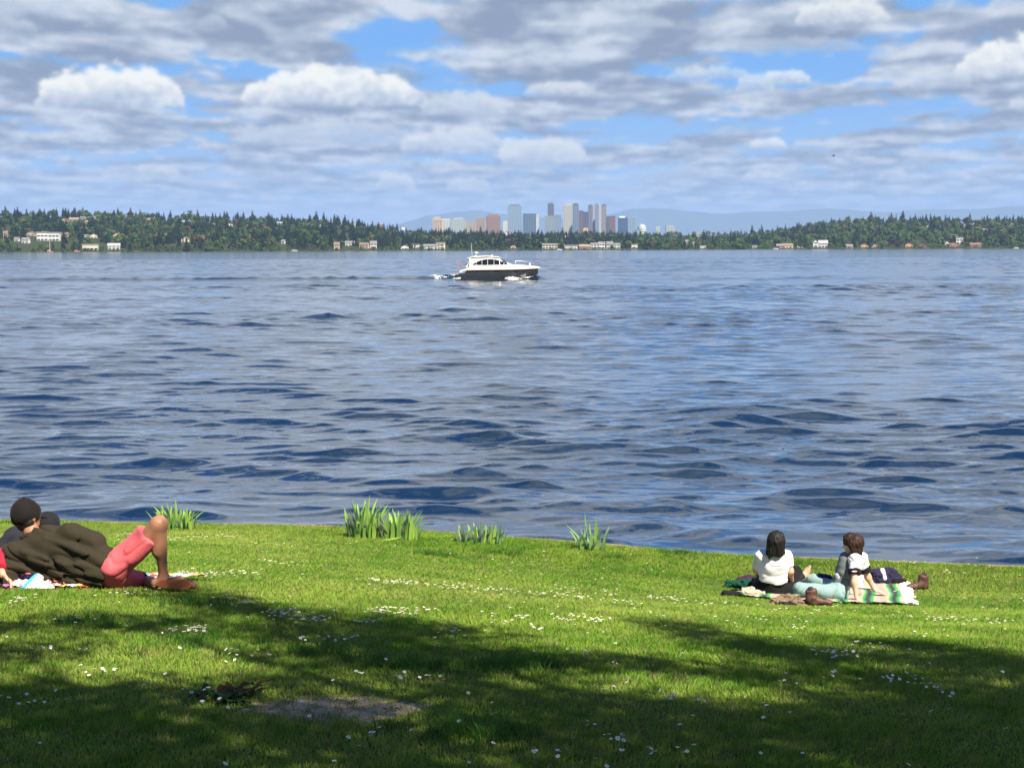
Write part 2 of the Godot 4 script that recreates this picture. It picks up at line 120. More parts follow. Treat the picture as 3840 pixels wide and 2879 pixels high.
class Shape:
	var v := PackedVector3Array()
	var i := PackedInt32Array()
	var c := PackedColorArray()
	func quad(a: Vector3, b: Vector3, d: Vector3, e: Vector3) -> void:
		var k := v.size()
		v.append_array([a, b, d, e]); i.append_array([k, k + 1, k + 2, k, k + 2, k + 3])
	func tri(a: Vector3, b: Vector3, d: Vector3) -> void:
		var k := v.size()
		v.append_array([a, b, d]); i.append_array([k, k + 1, k + 2])
	func box(lo: Vector3, hi: Vector3) -> void:
		var p := [Vector3(lo.x, lo.y, lo.z), Vector3(hi.x, lo.y, lo.z), Vector3(hi.x, hi.y, lo.z), Vector3(lo.x, hi.y, lo.z), Vector3(lo.x, lo.y, hi.z), Vector3(hi.x, lo.y, hi.z), Vector3(hi.x, hi.y, hi.z), Vector3(lo.x, hi.y, hi.z)]
		for f in [[4, 5, 6, 7], [1, 0, 3, 2], [5, 1, 2, 6], [0, 4, 7, 3], [7, 6, 2, 3], [0, 1, 5, 4]]:
			quad(p[f[0]], p[f[1]], p[f[2]], p[f[3]])
	# a slab under a quad
	func box_like(p: Array, thick: float) -> void:
		var e := Vector3(0, thick, 0)
		quad(p[0], p[1], p[2], p[3])
		quad(p[3] - e, p[2] - e, p[1] - e, p[0] - e)
		for k in 4:
			quad(p[k] - e, p[(k + 1) % 4] - e, p[(k + 1) % 4], p[k])
	# tube through points with radii; n sides; capped
	func tube(pts: Array, radii: Array, n := 6, squash := 1.0) -> void:
		var k := v.size()
		for j in pts.size():
			var d: Vector3 = (pts[mini(j + 1, pts.size() - 1)] - pts[maxi(j - 1, 0)]).normalized()
			var s := d.cross(Vector3.UP if absf(d.y) < 0.9 else Vector3.RIGHT).normalized()
			var t := s.cross(d)
			for q in n:
				var a := TAU * q / n
				v.append(pts[j] + (s * cos(a) + t * sin(a) * squash) * radii[j])
		for j in pts.size() - 1:
			for q in n:
				var a := k + j * n + q
				var b := k + j * n + (q + 1) % n
				i.append_array([a, a + n, b, b, a + n, b + n])
		for e in [0, pts.size() - 1]:
			var m := v.size()
			v.append(pts[e])
			for q in n:
				var a: int = k + e * n + q
				var b: int = k + e * n + (q + 1) % n
				i.append_array([m, a, b] if e == 0 else [m, b, a])
	# rings of equal point count, joined; closed round each ring; ends capped when asked
	func loft(rings: Array, capped := true) -> void:
		var k := v.size()
		var n: int = rings[0].size()
		for r in rings:
			for p in r: v.append(p)
		for j in rings.size() - 1:
			for q in n:
				var a := k + j * n + q
				var b := k + j * n + (q + 1) % n
				i.append_array([a, b, a + n, b, b + n, a + n])
		if capped:
			for e in [0, rings.size() - 1]:
				var m := v.size()
				var s := Vector3.ZERO
				for p in rings[e]: s += p
				v.append(s / n)
				for q in n:
					var a: int = k + e * n + q
					var b: int = k + e * n + (q + 1) % n
					i.append_array([m, b, a] if e == 0 else [m, a, b])
	func fill(col: Color) -> void:
		while c.size() < v.size(): c.append(col)

func shape_mesh(s: Shape, smooth := false) -> ArrayMesh:
	return make(s.v, s.i, smooth, s.c)

func box_mesh(lo: Vector3, hi: Vector3) -> ArrayMesh:
	var s := Shape.new()
	s.box(lo, hi)
	return shape_mesh(s)

func catmull(t: Array, d: float) -> float:
	if d <= 0.0: return t[0] - d * 0.085
	var f := d / 2.0
	var i := int(f)
	if i >= t.size() - 2: return t[t.size() - 1]
	var u := f - i
	var a: float = t[i - 1] if i > 0 else 2.0 * t[0] - t[1]
	var b: float = t[i]
	var c: float = t[i + 1]
	var e: float = t[mini(i + 2, t.size() - 1)]
	return b + 0.5 * u * (c - a + u * (2.0 * a - 5.0 * b + 4.0 * c - e + u * (3.0 * (b - c) + e - a)))

func lawn_height(x: float, d: float) -> float:
	var t := smoothstep(-4.5, 4.0, x)
	return catmull(LAWN_L, d) * (1.0 - t) + catmull(LAWN_R, d) * t

func lawn_edge(x: float) -> float:
	return 23.3 - 0.255 * x - 0.002 * x * x

func on_lawn(p: Vector2, up := 0.0) -> Vector3:
	return Vector3(p.x, lawn_height(p.x, p.y) + up, -p.y)

func far_shore(x: float) -> float:
	return 2000.0 + 500.0 * clampf((x + 650.0) / 1450.0, -0.2, 1.3)

func far_height(x: float, d: float) -> float:
	var t := (d - far_shore(x)) / 700.0
	if t <= 0.0: return -1.0
	var r: float = RIDGE_H[0]
	for k in RIDGE_X.size() - 1:
		if x >= RIDGE_X[k]:
			r = lerpf(RIDGE_H[k], RIDGE_H[k + 1], clampf((x - RIDGE_X[k]) / (RIDGE_X[k + 1] - RIDGE_X[k]), 0, 1))
	var h := 1.2 + r * pow(minf(t, 1.0), 0.85)
	if t > 1.0: h *= maxf(0.45, 1.0 - 0.25 * (t - 1.0))
	return maxf(h, 36.0 * smoothstep(3200, 4600, d) * smoothstep(-900, -300, x) * (1.0 - smoothstep(700, 1300, x)))

# ------------------------------------------------------------------ sky
var puffs: Array = []
# brightness of air and clouds towards an azimuth u and elevation v, both in 1/6000 rad
func sky_color(u: float, v: float, near: Array) -> Color:
	var el := maxf(v, 0.0) / 6000.0
	var az := u / 6000.0
	# clear air, deeper blue higher up
	var blue := Color(0.66, 0.79, 0.93).lerp(Color(0.44, 0.68, 0.95), smoothstep(0.0, 0.14, el)).lerp(Color(0.13, 0.31, 0.66), smoothstep(0.13, 0.60, el))
	var r := 1.0 / (el + 0.035)
	var sx := sin(az) * r
	var sz := cos(az) * r
	# layered grey-blue cloud deck, seen foreshortened
	var n := noise_a.get_noise_2d(sx * 80.0 + 300.0, sz * 48.0)
	var n2 := noise_b.get_noise_2d(sx * 300.0, sz * 150.0 + 900.0)
	var lean := 0.16 * clampf(-u / 2200.0, -0.55, 1.0) * smoothstep(0.02, 0.11, el) * (1.0 if absf(az) < 0.6 else 0.0)
	var low := 1.0 - smoothstep(0.0, 0.075, el)
	var n3 := noise_a.get_noise_2d(sx * 620.0 - 70.0, sz * 260.0)
	var deck := smoothstep(-0.24, 0.06, n + 0.32 * n2 + 0.16 * n3 + lean + 0.24 * low + 0.10 * smoothstep(0.16, 0.05, el) + 0.16 * smoothstep(0.08, 0.16, el) * smoothstep(0.5, 0.25, el) - 0.32 * smoothstep(0.3, 0.7, el))
	var shade := clampf(0.42 + 1.3 * noise_b.get_noise_2d(sx * 170.0 + 50.0, sz * 120.0 - 400.0) + 0.5 * n2 + 0.45 * n3, 0.0, 1.0)
	var deck_c := Color(0.545, 0.585, 0.655).lerp(Color(0.87, 0.88, 0.90), shade)
	deck_c = deck_c.lerp(Color(0.57, 0.66, 0.78).lerp(Color(0.81, 0.845, 0.90), shade), low)
	var c := blue.lerp(deck_c, deck * 0.93)
	# haze near the horizon
	c = c.lerp(Color(0.64, 0.73, 0.85), (1.0 - smoothstep(0.0, 0.035, el)) * 0.55)
	# heaped clouds with flat bases and lit tops
	for p in near:
		var du: float = u - p[0]
		if du > 18850.0: du -= 37699.0
		var w: float = p[2]
		if absf(du) > w * 1.35 or v < p[1] - p[3] * 0.5 or v > p[1] + p[3] * 1.5: continue
		var k: float = p[3]
		var q1 := noise_b.get_noise_2d(u * 600.0 / k * 0.12 + p[0] * 7.0, v * 1000.0 / k * 0.12)
		var q2 := noise_a.get_noise_2d(u * 2600.0 / k * 0.1 + p[0] * 3.0, v * 3400.0 / k * 0.1)
		var x := du / w + 0.16 * q1 + 0.05 * q2
		var top: float = k * sqrt(maxf(0.0, 1.0 - absf(x) ** 3.6)) * (0.95 + 0.34 * q1 + 0.22 * q2)
		var base: float = p[1] - k * (0.05 * q2 + 0.04 * q1)
		var h := (v - base) / maxf(top, 1.0)
		var m := smoothstep(0.0, 0.17, (base + top - v) / k) * smoothstep(-0.10, 0.12, (v - base) / k) * smoothstep(1.22, 0.93, absf(x))
		if m <= 0.0: continue
		var lit := clampf(0.22 + 1.1 * h + 0.5 * q1 + 0.4 * q2, 0.0, 1.0)
		var hue := Color(0.66, 0.71, 0.80).lerp(Color(1.0, 0.995, 0.96), clampf(lit, 0, 1) * p[4])
		c = c.lerp(hue, m * p[5])
	return c

func puffs_at(v: float) -> Array:
	return puffs.filter(func(p): return v >= p[1] - p[3] * 0.5 and v <= p[1] + p[3] * 1.5)

func build_sky() -> ImageTexture:
	# x, base, half width, height, brightness, opacity
	puffs = [
		[-1450, 505, 265, 155, 1.0, 1.0], [-660, 520, 330, 155, 1.0, 1.0], [-190, 490, 145, 105, 0.62, 0.85], [1880, 590, 270, 175, 1.0, 1.0],
		[1210, 795, 170, 95, 0.85, 0.85], [900, 560, 70, 80, 0.85, 0.7], [1010, 585, 90, 60, 0.95, 0.8], [730, 610, 160, 50, 0.75, 0.6], [180, 555, 130, 60, 0.75, 0.7],
		[-680, 375, 340, 105, 0.5, 0.75], [-210, 350, 190, 105, 0.75, 0.85], [120, 305, 170, 115, 0.85, 0.8], [945, 355, 70, 45, 0.95, 0.9], [920, 245, 60, 38, 0.8, 0.7],
		[-430, 215, 75, 65, 0.85, 0.75], [-160, 205, 85, 65, 0.8, 0.75], [-1280, 245, 80, 50, 0.8, 0.6], [-1450, 245, 50, 32, 0.7, 0.6], [-1880, 270, 90, 60, 0.7, 0.6],
		[700, 160, 50, 24, 0.8, 0.6], [1090, 215, 40, 25, 0.8, 0.6], [1225, 205, 45, 22, 0.85, 0.6], [1400, 240, 55, 40, 0.8, 0.6], [1560, 560, 110, 90, 0.6, 0.6], [1850, 480, 60, 50, 0.85, 0.6],
		[1840, 830, 120, 90, 0.5, 0.6], [-1700, 820, 180, 80, 0.45, 0.6], [-1830, 760, 130, 50, 0.55, 0.5], [-1090, 800, 50, 40, 0.6, 0.5], [1000, 700, 300, 60, 0.4, 0.5], [440, 800, 160, 50, 0.45, 0.45],
		[620, 245, 220, 55, 0.45, 0.5], [-900, 130, 180, 40, 0.6, 0.4], [300, 190, 200, 60, 0.3, 0.5], [-1000, 240, 260, 45, 0.35, 0.4]]
	rng.seed = 77
	for k in 150:
		var a := rng.randf_range(2600.0, 35000.0)
		var e := 120.0 + 3200.0 * pow(rng.randf(), 1.6)
		var s := (0.35 + e / 900.0) * rng.randf_range(0.5, 1.2)
		puffs.append([a, e, minf(190.0 * s, 900.0), minf(85.0 * s, 420.0), rng.randf_range(0.5, 1.0), rng.randf_range(0.5, 0.95)])
	for k in 46:
		puffs.append([rng.randf_range(-2300.0, 2300.0), rng.randf_range(70.0, 420.0), rng.randf_range(35.0, 130.0), rng.randf_range(16.0, 46.0), rng.randf_range(0.45, 0.9), rng.randf_range(0.3, 0.65)])
	for k in 26:
		var e := rng.randf_range(1050.0, 3600.0)
		puffs.append([rng.randf_range(-2600.0, 2600.0), e, rng.randf_range(250.0, 700.0), rng.randf_range(110.0, 280.0), rng.randf_range(0.45, 0.95), rng.randf_range(0.5, 0.9)])
	for f in [noise_a, noise_b]:
		f.noise_type = FastNoiseLite.TYPE_SIMPLEX_SMOOTH
		f.fractal_type = FastNoiseLite.FRACTAL_FBM
		f.fractal_octaves = 5
		f.fractal_gain = 0.54
		f.frequency = 0.01
	noise_a.seed = 11
	noise_b.seed = 23
	var w := 4096
	var coarse := Image.create(1024, 512, false, Image.FORMAT_RGB8)
	for y in 512:
		var el := PI / 2 - (y + 0.5) * PI / 512.0
		var row: Array = puffs_at(el * 6000.0)
		for x in 1024:
			if el < -0.02:
				coarse.set_pixel(x, y, Color(0.30, 0.38, 0.46))
				continue
			var a := (x + 0.5) * TAU / 1024.0
			if a > PI: a -= TAU
			coarse.set_pixel(x, y, sky_color(a * 6000.0, el * 6000.0, row))
	coarse.resize(w, w / 2, Image.INTERPOLATE_CUBIC)
	for y in range(w / 4 - 270, w / 4 + 14):
		var el := PI / 2 - (y + 0.5) * PI / (w / 2)
		var row: Array = puffs_at(maxf(el, 0.0) * 6000.0).filter(func(p): return p[0] - p[2] * 1.4 < 2800.0)
		for k in range(-300, 300):
			coarse.set_pixel((k + w) % w, y, sky_color((k + 0.5) * TAU / w * 6000.0, maxf(el, 0.0) * 6000.0, row))
	return ImageTexture.create_from_image(coarse)

func build_camera_and_light() -> void:
	var cam := Camera3D.new()
	cam.name = "camera"
	cam.position = Vector3(0, 4.6, 0)
	cam.rotation_order = EULER_ORDER_XYZ
	cam.basis = Basis(Vector3.RIGHT, -atan(513.5 / 6000.0)) * Basis(Vector3.BACK, -atan(0.0031))
	cam.fov = rad_to_deg(2.0 * atan(1439.5 / 6000.0))
	cam.near = 0.1
	cam.far = 60000.0
	add_child(cam)
	cam.current = true
	var env := Environment.new()
	env.background_mode = Environment.BG_SKY
	var sm := PanoramaSkyMaterial.new()
	sm.panorama = build_sky()
	sm.energy_multiplier = SKY_ENERGY
	env.sky = Sky.new()
	env.sky.sky_material = sm
	env.tonemap_mode = Environment.TONE_MAPPER_LINEAR
	env.tonemap_exposure = EXPOSURE
	env.fog_enabled = FOG > 0.0
	env.fog_density = FOG
	env.fog_light_color = Color(0.66, 0.80, 1.0)
	env.sdfgi_enabled = true
	env.ssao_enabled = true
	env.ssil_enabled = true
	var we := WorldEnvironment.new()
	we.name = "environment"
	we.environment = env
	add_child(we)
	var sun := DirectionalLight3D.new()
	sun.name = "sun"
	sun.light_color = Color(1.0, 0.955, 0.87)
	sun.light_energy = SUN_ENERGY
	sun.light_angular_distance = 0.55
	sun.shadow_enabled = true
	add_child(sun)
	sun.look_at_from_position(TO_SUN * 100.0, Vector3.ZERO, Vector3.UP)

# ------------------------------------------------------------------ lake
var waves: Array[FastNoiseLite] = []

func wave_setup() -> void:
	for k in 5:
		var f := FastNoiseLite.new()
		f.noise_type = FastNoiseLite.TYPE_SIMPLEX_SMOOTH
		f.fractal_type = FastNoiseLite.FRACTAL_NONE
		f.frequency = 1.0
		f.seed = 31 + k
		waves.append(f)

const WAVE_LENGTH := [3.0, 1.55, 0.8, 0.42, 0.22]
const WAVE_TURN := [0.10, -0.16, 0.22, -0.3, 0.25]
const WAVE_STRETCH := [3.3, 3.1, 2.8, 2.4, 1.8]

func wave(x: float, z: float, shortest: float) -> float:
	var h := 0.0
	var calm := 1.0 + 0.25 * smoothstep(-65.0, -28.0, z)
	calm *= 0.85 + 0.5 * waves[0].get_noise_2d(x * 0.012 + 40.0, z * 0.03)
	for k in 5:
		var l: float = WAVE_LENGTH[k]
		if l < shortest: break
		var c := cos(WAVE_TURN[k]); var s := sin(WAVE_TURN[k])
		var a: float = (x * c - z * s) / (l * WAVE_STRETCH[k])
		var b := (x * s + z * c) / l
		var n := waves[k].get_noise_2d(a * 1.25, b * 1.25)
		if k < 3: n = (exp(2.7 * n) - 1.0) / 2.8
		h += WAVE_HEIGHT[k] * n * calm
	# the cruiser's track: smooth low swells behind it
	if z < -150.0 and z > -330.0 and x < 4.0:
		var back := clampf((4.0 - x) / 60.0, 0.0, 1.0)
		var dz := z + 228.0
		h += 0.75 * exp(-dz * dz / 2.6) * (1.0 - 0.3 * back) * (0.8 + 0.35 * waves[1].get_noise_2d(x * 0.4, 3.0))
		for sgn in [-1.0, 1.0]:
			var arm: float = dz - sgn * (1.5 + (4.0 - x) * 0.22)
			h += 0.13 * exp(-arm * arm / 7.0) * cos(arm * 1.3) * (1.0 - 0.6 * back)
	return h

func water_patch(lake: Node3D, x0: float, x1: float, z0: float, z1: float, dx: float, dz: float, m: Material, tile: float, shortest: float) -> void:
	var nx := int(ceil((x1 - x0) / dx)) + 1
	var nz := int(ceil((z0 - z1) / dz)) + 1
	var v := PackedVector3Array()
	var nn := PackedVector3Array()
	var uv := PackedVector2Array()
	var i := PackedInt32Array()
	v.resize(nx * nz); nn.resize(nx * nz); uv.resize(nx * nz)
	i.resize((nx - 1) * (nz - 1) * 6)
	var hs := PackedFloat32Array()
	hs.resize(nx * nz)
	var p := 0
	for r in nz:
		var z := z0 + (z1 - z0) * r / (nz - 1)
		for q in nx:
			var x := x0 + (x1 - x0) * q / (nx - 1)
			var h := wave(x, z, shortest) if shortest < 90.0 else 0.0
			hs[p] = h
			v[p] = Vector3(x, h, z)
			uv[p] = Vector2(x / (tile * 1.7), z / tile)
			p += 1
	var ex := (x1 - x0) / (nx - 1)
	var ez := (z0 - z1) / (nz - 1)
	p = 0
	for r in nz:
		var up := nx if r < nz - 1 else 0
		var dn := nx if r > 0 else 0
		var kz := ez * (2.0 if up and dn else 1.0)
		for q in nx:
			var rt := 1 if q < nx - 1 else 0
			var lf := 1 if q > 0 else 0
			nn[p] = Vector3(-(hs[p + rt] - hs[p - lf]) / (ex * (rt + lf)), 1.0, (hs[p + up] - hs[p - dn]) / kz).normalized()
			p += 1
	var t := 0
	for r in nz - 1:
		for q in nx - 1:
			var a := r * nx + q
			i[t] = a; i[t + 1] = a + nx; i[t + 2] = a + 1
			i[t + 3] = a + 1; i[t + 4] = a + nx; i[t + 5] = a + nx + 1
			t += 6
	var arr := []
	arr.resize(Mesh.ARRAY_MAX)
	arr[Mesh.ARRAY_VERTEX] = v
	arr[Mesh.ARRAY_NORMAL] = nn
	arr[Mesh.ARRAY_TEX_UV] = uv
	arr[Mesh.ARRAY_INDEX] = i
	var mesh := ArrayMesh.new()
	mesh.add_surface_from_arrays(Mesh.PRIMITIVE_TRIANGLES, arr)
	part(lake, "water", mesh, m)

func ripple_map(seed_: int, freq: float, octaves: int, strength: float) -> NoiseTexture2D:
	var f := FastNoiseLite.new()
	f.noise_type = FastNoiseLite.TYPE_SIMPLEX_SMOOTH
	f.fractal_octaves = octaves
	f.fractal_gain = 0.55
	f.frequency = freq
	f.seed = seed_
	var t := NoiseTexture2D.new()
	t.noise = f
	t.width = 1024
	t.height = 1024
	t.seamless = true
	t.as_normal_map = true
	t.bump_strength = strength
	return t

func water_mat(key: String, tex: Texture2D, scale_: float, rough: float) -> StandardMaterial3D:
	var m := mat(key, lin(0.004, 0.015, 0.034), rough, 0.5)
	m.clearcoat_enabled = true
	m.clearcoat = 0.6
	m.clearcoat_roughness = rough
	m.normal_enabled = true
	m.normal_texture = tex
	m.normal_scale = scale_
	return m

func build_lake() -> void:
	wave_setup()
	var lake := Node3D.new()
	lake.name = "lake"
	lake.set_meta("kind", "structure")
	add_child(lake)
	var near := water_mat("water near", ripple_map(5, 0.012, 4, 8.0), RIPPLE[0], 0.03)
	var mid := water_mat("water mid", ripple_map(6, 0.010, 5, 8.0), RIPPLE[1], 0.05)
	var out := water_mat("water far", ripple_map(7, 0.009, 5, 8.0), RIPPLE[2], 0.10)
	water_patch(lake, -27, 27, -19.5, -62, 0.11, 0.065, near, 3.0, 0.2)
	water_patch(lake, -76, 76, -62, -190, 0.34, 0.22, mid, 8.0, 0.5)
	water_patch(lake, -260, 260, -190, -640, 1.1, 0.75, out, 26.0, 1.5)
	water_patch(lake, -1900, 1900, -640, -2750, 40.0, 40.0, out, 26.0, 99.0)
	for s in [[-1900.0, -27.0, -19.5, -62.0], [27.0, 1900.0, -19.5, -62.0], [-1900.0, -76.0, -62.0, -190.0], [76.0, 1900.0, -62.0, -190.0], [-1900.0, -260.0, -190.0, -640.0], [260.0, 1900.0, -190.0, -640.0]]:
		water_patch(lake, s[0], s[1], s[2], s[3], 60.0, 30.0, out, 26.0, 99.0)

# ------------------------------------------------------------------ lawn
func soil_texture() -> NoiseTexture2D:
	var t := NoiseTexture2D.new()
	var f := FastNoiseLite.new()
	f.frequency = 0.02
	f.fractal_octaves = 5
	f.seed = 3
	t.noise = f
	t.width = 512
	t.height = 512
	t.seamless = true
	var g := Gradient.new()
	g.set_color(0, lin(0.018, 0.032, 0.008))
	g.set_color(1, lin(0.07, 0.10, 0.025))
	g.add_point(0.55, lin(0.04, 0.07, 0.014))
	t.color_ramp = g
	return t

func build_lawn() -> void:
	var xs := PackedFloat32Array()
	var x := -60.0
	while x <= 60.0:
		xs.append(x)
		x += 0.22 if absf(x) < 12.0 else 4.0
	var ss := PackedFloat32Array()
	var s := -40.0
	while s < 0.0:
		ss.append(s)
		s += 2.5
	s = 0.0
	while s < 1.0:
		ss.append(s)
		s += 0.009
	ss.append(1.0)
	var bump := FastNoiseLite.new()
	bump.frequency = 0.9
	bump.seed = 8
	var v := PackedVector3Array()
	var i := PackedInt32Array()
	for q in ss:
		for xx in xs:
			var e := lawn_edge(clampf(xx, -18, 18))
			var d: float = q if q < 0.0 else q * e
			v.append(Vector3(xx, lawn_height(xx, d) + (0.012 * bump.get_noise_2d(xx, d) if q < 0.99 else 0.0), -d))
	# rounded lip and bank down into the lake
	for k in [[0.05, -0.03], [0.09, -0.10]]:
		for xx in xs:
			var e: float = lawn_edge(clampf(xx, -18, 18)) + k[0]
			v.append(Vector3(xx, lawn_height(xx, e) + k[1], -e))
	var nx := xs.size()
	for r in ss.size() + 1:
		for q in nx - 1:
			var a := r * nx + q
			i.append_array([a, a + 1, a + nx, a + 1, a + nx + 1, a + nx])
	var m := mat("soil", Color.WHITE, 0.95, 0.2)
	m.albedo_texture = soil_texture()
	m.uv1_triplanar = true
	m.uv1_world_triplanar = true
	m.uv1_scale = Vector3(0.7, 0.7, 0.7)
	structure("lawn_ground", make(v, i, true), m)
	# low weathered concrete edging along the water
	var edging := Node3D.new()
	edging.name = "shore_edging"
	edging.set_meta("kind", "structure")
	add_child(edging)
	var em := mat("edging", lin(0.36, 0.31, 0.25), 0.9, 0.2)
	var g := noise_tex(41, 0.03, lin(0.11, 0.095, 0.075), lin(0.30, 0.26, 0.20))
	em.albedo_color = Color.WHITE
	em.albedo_texture = g
	em.uv1_triplanar = true
	em.uv1_world_triplanar = true
	rng.seed = 5
	var xa := -16.0
	while xa < 15.5:
		var xb := xa + 1.18
		var sh := Shape.new()
		var dy := rng.randf_range(-0.015, 0.01)
		var rr := []
		for xx in [xa + 0.008, lerpf(xa, xb, 0.5), xb - 0.008]:
			var e := lawn_edge(xx)
			var y := lawn_height(xx, e) - 0.012 + dy
			rr.append([Vector3(xx, y - 0.02, -e - 0.09), Vector3(xx, y, -e - 0.11), Vector3(xx, y, -e - 0.23), Vector3(xx, y - 0.02, -e - 0.25), Vector3(xx, -0.6, -e - 0.26), Vector3(xx, -0.6, -e - 0.09)])
		sh.loft(rr)
		part(edging, "concrete_block", shape_mesh(sh), em)
		xa = xb

func noise_tex(seed_: int, freq: float, a: Color, b: Color, size := 512) -> NoiseTexture2D:
	var t := NoiseTexture2D.new()
	var f := FastNoiseLite.new()
	f.frequency = freq
	f.fractal_octaves = 5
	f.seed = seed_
	t.noise = f
	t.width = size
	t.height = size
	t.seamless = true
	var g := Gradient.new()
	g.set_color(0, a)
	g.set_color(1, b)
	t.color_ramp = g
	return t

func blade(s: Shape, at: Vector3, lean: Vector3, h: float, w: float, side: Vector3) -> void:
	var m := at + lean * 0.35 + Vector3(0, h * 0.6, 0)
	var t := at + lean + Vector3(0, h, 0)
	var k := s.v.size()
	s.v.append_array([at - side * w, at + side * w, m - side * w * 0.7, m + side * w * 0.7, t])
	s.i.append_array([k, k + 1, k + 2, k + 1, k + 3, k + 2, k + 2, k + 3, k + 4])

func tuft_mesh(blades: int, spread: float, h: float, w: float) -> ArrayMesh:
	var s := Shape.new()
	for k in blades:
		var a := rng.randf() * TAU
		var r := spread * sqrt(rng.randf())
		var at := Vector3(cos(a) * r, -0.006, sin(a) * r)
		var b := rng.randf() * TAU
		var hh := h * rng.randf_range(0.45, 1.0)
		var lean := Vector3(cos(b), 0, sin(b)) * hh * rng.randf_range(0.15, 0.75)
		var f := rng.randf() * PI
		blade(s, at, lean, hh, w * rng.randf_range(0.7, 1.2), Vector3(cos(f), 0, sin(f)))
	return shape_mesh(s)

func scatter(parent: Node, called: String, mesh: Mesh, m: Material, rows: PackedFloat32Array) -> MultiMeshInstance3D:
	var mm := MultiMesh.new()
	mm.transform_format = MultiMesh.TRANSFORM_3D
	mm.use_colors = true
	mm.mesh = mesh
	mm.instance_count = rows.size() / 16
	mm.buffer = rows
	var o := MultiMeshInstance3D.new()
	o.name = called
	o.multimesh = mm
	o.material_override = m
	o.set_meta("kind", "stuff")
	parent.add_child(o, true)
	return o

func put(rows: PackedFloat32Array, at: Vector3, turn: float, sx: float, sy: float, c: Color) -> void:
	var co := cos(turn) * sx
	var si := sin(turn) * sx
	rows.append_array(PackedFloat32Array([co, 0, si, at.x, 0, sy, 0, at.y, -si, 0, co, at.z, c.r, c.g, c.b, 1.0]))

func in_dirt(x: float, d: float) -> float:
	var dx := (x + 0.89) / 0.44
	var dd := (d - 8.0) / 0.34
	return sqrt(dx * dx + dd * dd) + 0.38 * noise_a.get_noise_2d(x * 260.0, d * 260.0) + 0.25 * noise_b.get_noise_2d(x * 800.0, d * 800.0)

func build_grass() -> void:
	rng.seed = 9
	var kinds := [tuft_mesh(13, 0.034, 0.045, 0.0021), tuft_mesh(13, 0.036, 0.036, 0.0023), tuft_mesh(12, 0.04, 0.052, 0.0022)]
	var rows: Array[PackedFloat32Array] = [PackedFloat32Array(), PackedFloat32Array(), PackedFloat32Array()]
	var patch := FastNoiseLite.new()
	patch.frequency = 0.55
	patch.fractal_octaves = 4
	patch.seed = 19
	var wear := FastNoiseLite.new()
	wear.frequency = 0.12
	wear.seed = 6
	var d := 5.2
	while d < 24.7:
		var step := 0.030 + 0.0011 * d
		var half := 0.35 * d + 1.4
		var x := -half
		while x < half:
			var xx := x + rng.randf_range(-0.5, 0.5) * step
			var dd := d + rng.randf_range(-0.5, 0.5) * step
			x += step
			if dd > lawn_edge(xx) + 0.03: continue
			var bare := in_dirt(xx, dd)
			if bare < 1.0 and rng.randf() > (0.6 if noise_b.get_noise_2d(xx * 700.0, dd * 700.0) > 0.06 else 0.03 if bare < 0.8 else 0.25): continue
			if absf(dd - 18.9) < 1.6 and xx > 2.75 and xx < 4.6 and dd > 17.7 + (4.6 - xx) * 0.4 + 0.1 and dd < 20.2: continue
			var n := patch.get_noise_2d(xx, dd)
			var n2 := noise_b.get_noise_2d(xx * 420.0, dd * 420.0)
			var k := 0
			var h := 1.0 + 0.5 * n2
			var shorey := lawn_edge(xx) - dd
			if n > 0.22 or shorey < 0.9 or (shorey < 2.2 and n2 > -0.1): k = 2
			elif n < -0.05: k = 1
			if shorey > 2.4: h *= 1.0 - 0.45 * smoothstep(12.5, 15.5, dd)
			var c := Color(0.175, 0.290, 0.026).lerp(Color(0.094, 0.225, 0.016), clampf(0.5 + 1.5 * n, 0, 1))
			c = c.lerp(Color(0.29, 0.33, 0.075), clampf(0.15 + 0.7 * n2 + 0.5 * wear.get_noise_2d(xx, dd), 0.0, 0.7))
			if rng.randf() < 0.06: c = Color(0.26, 0.22, 0.09)
			if bare < 1.15:
				c = c.lerp(Color(0.16, 0.17, 0.05), 0.5)
				h *= 0.6
			c = c * rng.randf_range(0.72, 1.25)
			var sc := 1.0 + 0.022 * d
			put(rows[k], Vector3(xx, lawn_height(xx, dd) + (0.012 if bare < 1.0 else 0.0), -dd), rng.randf() * TAU, sc * rng.randf_range(0.85, 1.2), h * rng.randf_range(0.7, 1.25), c)
		d += step
	var m := vmat("grass blade", 0.6, Color(0.75, 0.75, 0.75))
	var grass := Node3D.new()
	grass.name = "grass"
	tag(grass, "short green lawn grass sloping down to the lake", "grass", "", "stuff")
	add_child(grass)
	for k in 3:
		scatter(grass, "grass_blades", kinds[k], m, rows[k])

